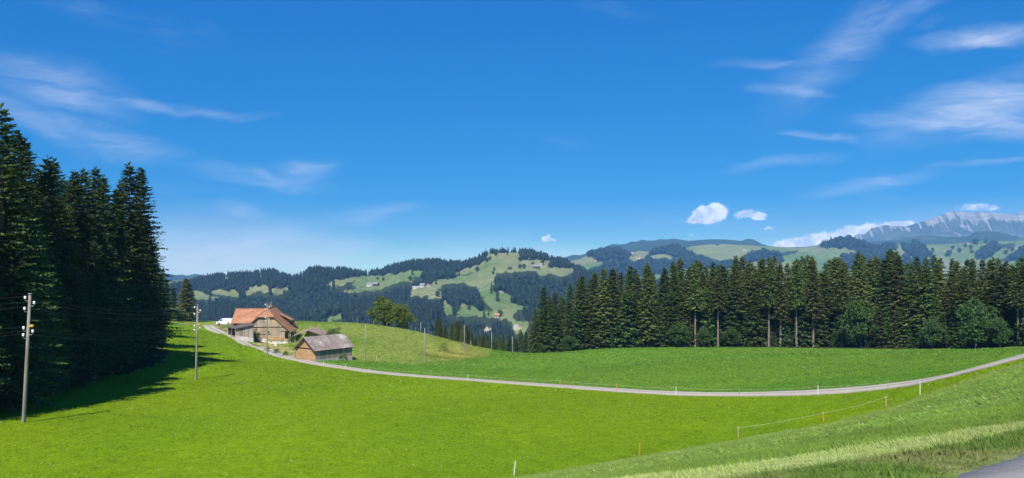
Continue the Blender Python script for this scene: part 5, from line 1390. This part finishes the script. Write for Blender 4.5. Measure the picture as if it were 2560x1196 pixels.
for q, (xy, h_, k) in enumerate(lone):
    px_, py_ = R5([xy])[0]; g_ = hit(px_, py_, 600)
    lab = {3: 'single dark conifer at the top of the hill pasture', 11: 'tall solitary conifer in the lower hill pasture', 14: 'solitary conifer in the pasture of the wooded ridge'}.get(q)
    (MID[2] if k == 'C' else BEECH).put(g_, h_, lab or ('single small conifer on the pasture of the far hill' if k == 'C' else 'single round tree on the pasture of the far hill'), None if lab else ('single conifers on the far hill' if k == 'C' else 'single round trees on the far hill'), None, 1.25 if k == 'C' else 1.0)
for q, (x_, y_, h_) in enumerate(((1290, 388, 22), (1440, 372, 22), (1535, 355, 24), (1575, 370, 24), (1490, 395, 26), (1585, 400, 20), (1655, 380, 22), (1885, 385, 24), (1835, 410, 24))):
    px_, py_ = R7([(x_, y_)])[0]; g_ = hit(px_, py_, 2800); BEECH.put(g_, h_, 'single tree on the pale hill below the mountain', 'single trees on the pale hill below the mountain', None, 1.1)
# ------------------------------------------------------------------ grass standing on the ground
def mat_grass():
    m, nb, out = new_mat('grass_blades')
    c = attr(nb, 'tint').outputs['Color']
    geo = nb.new('ShaderNodeNewGeometry')
    nrm = nb.vmath('NORMALIZE', nb.vmath('ADD', nb.vmath('MULTIPLY', geo.outputs['Normal'], (0.45, 0.45, 0.45)), (0, 0, 1.0)))
    d = pbsdf(nb, c, 0.7, 0.1, normal=nrm)
    tr = nb.new('ShaderNodeBsdfTranslucent'); nb.l.new(nb.mix(1.0, c, (1.1, 1.15, 0.6), 'MULTIPLY'), tr.inputs[0])
    mx = nb.new('ShaderNodeMixShader'); mx.inputs[0].default_value = 0.25
    nb.l.new(d, mx.inputs[1]); nb.l.new(tr.outputs[0], mx.inputs[2]); nb.l.new(mx.outputs[0], out.inputs[0])
    return m
M_GRASS = mat_grass()
def road_far(x, y, lim):
    ok = np.ones(len(x), bool); c = ROADC
    for s in range(0, len(x), 20000):
        q = np.c_[x[s:s + 20000], y[s:s + 20000]]
        d2 = ((q[:, None] - c[None, ::2]) ** 2).sum(2).min(1)
        ok[s:s + 20000] = d2 > lim ** 2
    # tarmac at the viewpoint
    rel = np.c_[x, y] - ed[0]; s_ = rel @ dr; n_ = rel @ nr_
    ok &= ~((n_ > -0.20 + 0.05 * np.sin(x * 9) + 0.05 * np.sin(x * 23)) & (y < 30))
    return ok
def tufts(name, px0, px1, D0, D1, dens, nb_, hh, ww, seed, label, pick=None, lean=0.5, spread=0.1):
    rng = np.random.RandomState(seed)
    n = int((px1 - px0) / F * (D1 ** 2 - D0 ** 2) / 2 * dens)
    D = np.sqrt(rng.uniform(D0 ** 2, D1 ** 2, n)); px = rng.uniform(px0, px1, n)
    x = (px - CX) / F * D; z = zg(x, D)
    py = HY - F * z / D
    k = road_far(x, D, 1.75) & (px > -60) & (px < 2620)
    col = zone_color(x, D, z)
    k &= col[:, 1] > 0.06
    if pick is not None: k &= pick(px, py, D, x)
    x, D, z, col = x[k], D[k], z[k], col[k]; n = len(x)
    cl = fbm(x / 0.9, D / 0.9, 2)
    base = np.c_[x, D, z - 0.02]
    V = np.empty((n, nb_, 3, 3), np.float32)
    a = rng.uniform(0, 2 * PI, (n, nb_)); r = rng.uniform(0, spread, (n, nb_))
    bx_ = base[:, None, :] + np.stack([np.cos(a) * r, np.sin(a) * r, np.zeros_like(a)], -1)
    a2 = rng.uniform(0, 2 * PI, (n, nb_)); w = rng.uniform(*ww, (n, nb_)) * 0.5
    h = rng.uniform(*hh, (n, nb_)) * (1 + 0.5 * cl[:, None])
    sd = np.stack([np.cos(a2), np.sin(a2), np.zeros_like(a2)], -1)
    ld = np.stack([np.cos(a) * lean, np.sin(a) * lean, np.ones_like(a)], -1) * h[..., None]
    V[:, :, 0] = bx_ - sd * w[..., None]; V[:, :, 1] = bx_ + sd * w[..., None]; V[:, :, 2] = bx_ + ld
    T = np.arange(n * nb_ * 3).reshape(-1, 3)
    v = rng.uniform(0.86, 1.32, (n, nb_)) * (rng.uniform(0.70, 1.34, n) * (1 + 0.22 * fbm(x / 1.6 + 11, D / 2.4, 3)))[:, None]
    yel = rng.uniform(-0.10, 0.14, (n, nb_))
    cc = col[:, None, :] * v[..., None]; cc[..., 0] *= 1 + yel
    fl = rng.rand(n, nb_) < (D > 16)[:, None] * 0.006 * (1 + 2 * (fbm(x / 5.0 + 3, D / 5.0, 2) > 0.2))[:, None]
    cc = np.where(fl[..., None], np.array((.55, .58, .36)), cc)
    cc = np.repeat(cc[:, :, None, :], 3, 2).reshape(-1, 3)
    me = mk_mesh(name, V.reshape(-1, 3), T, [M_GRASS], False, {'tint': np.clip(cc, 0.003, 0.9)})
    o = link(name, me); tag(o, label, 'grass', kind='stuff'); return n
tufts('verge_grass', 1300, 2620, 5.0, 15.5, 430, 8, (.015, .055), (.008, .02), 1, 'pale and lush grass blades on the road verge', None, 0.8, .09)
tufts('bank_grass', 1100, 2620, 15.0, 68, 34, 5, (.02, .055), (.03, .07), 2, 'short cut grass on the mown bank', None, 2.2, .16)
off_bank = lambda px, py, D, x: ~((D < 70) & (py > eB1(px)))
tufts('field_grass', -60, 2620, 42, 92, 17.0, 4, (.05, .12), (.035, .08), 3, 'dense green grass of the near field', off_bank, 0.8, .13)
tufts('field_grass', -60, 2620, 92, 140, 6.0, 4, (.07, .15), (.07, .15), 5, 'green grass of the fields on both sides of the lane', off_bank, 0.8, .2)
tufts('meadow_grass', -60, 2620, 140, 262, 1.7, 4, (.08, .20), (.14, .30), 4, 'longer grass of the far meadow and field', None, 0.7, .4)
lushp = lambda px, py, D, x: py > eB3(px) + 4
tufts('verge_weeds', 1500, 2620, 5.2, 13, 14, 12, (.05, .13), (.008, .018), 6, 'taller weeds and stalks at the tarmac edge', lushp, 0.7, .07)
# ------------------------------------------------------------------ the summer haze over the hills
def build_haze():
    m, nb, out = new_mat('summer_haze')
    pv = nb.new('ShaderNodeVolumePrincipled')
    pv.inputs['Color'].default_value = (0.23, 0.54, 1.0, 1.0)
    pv.inputs['Density'].default_value = 8.5e-5
    pv.inputs['Anisotropy'].default_value = -0.25
    nb.l.new(pv.outputs[0], out.inputs['Volume'])
    hz = MB(); hz.box(-12000, 12000, -600, 9400, -420, 690)
    o = hz.build('haze', m); tag(o, 'thin bluish summer haze over the whole landscape', 'haze', kind='stuff')
build_haze()
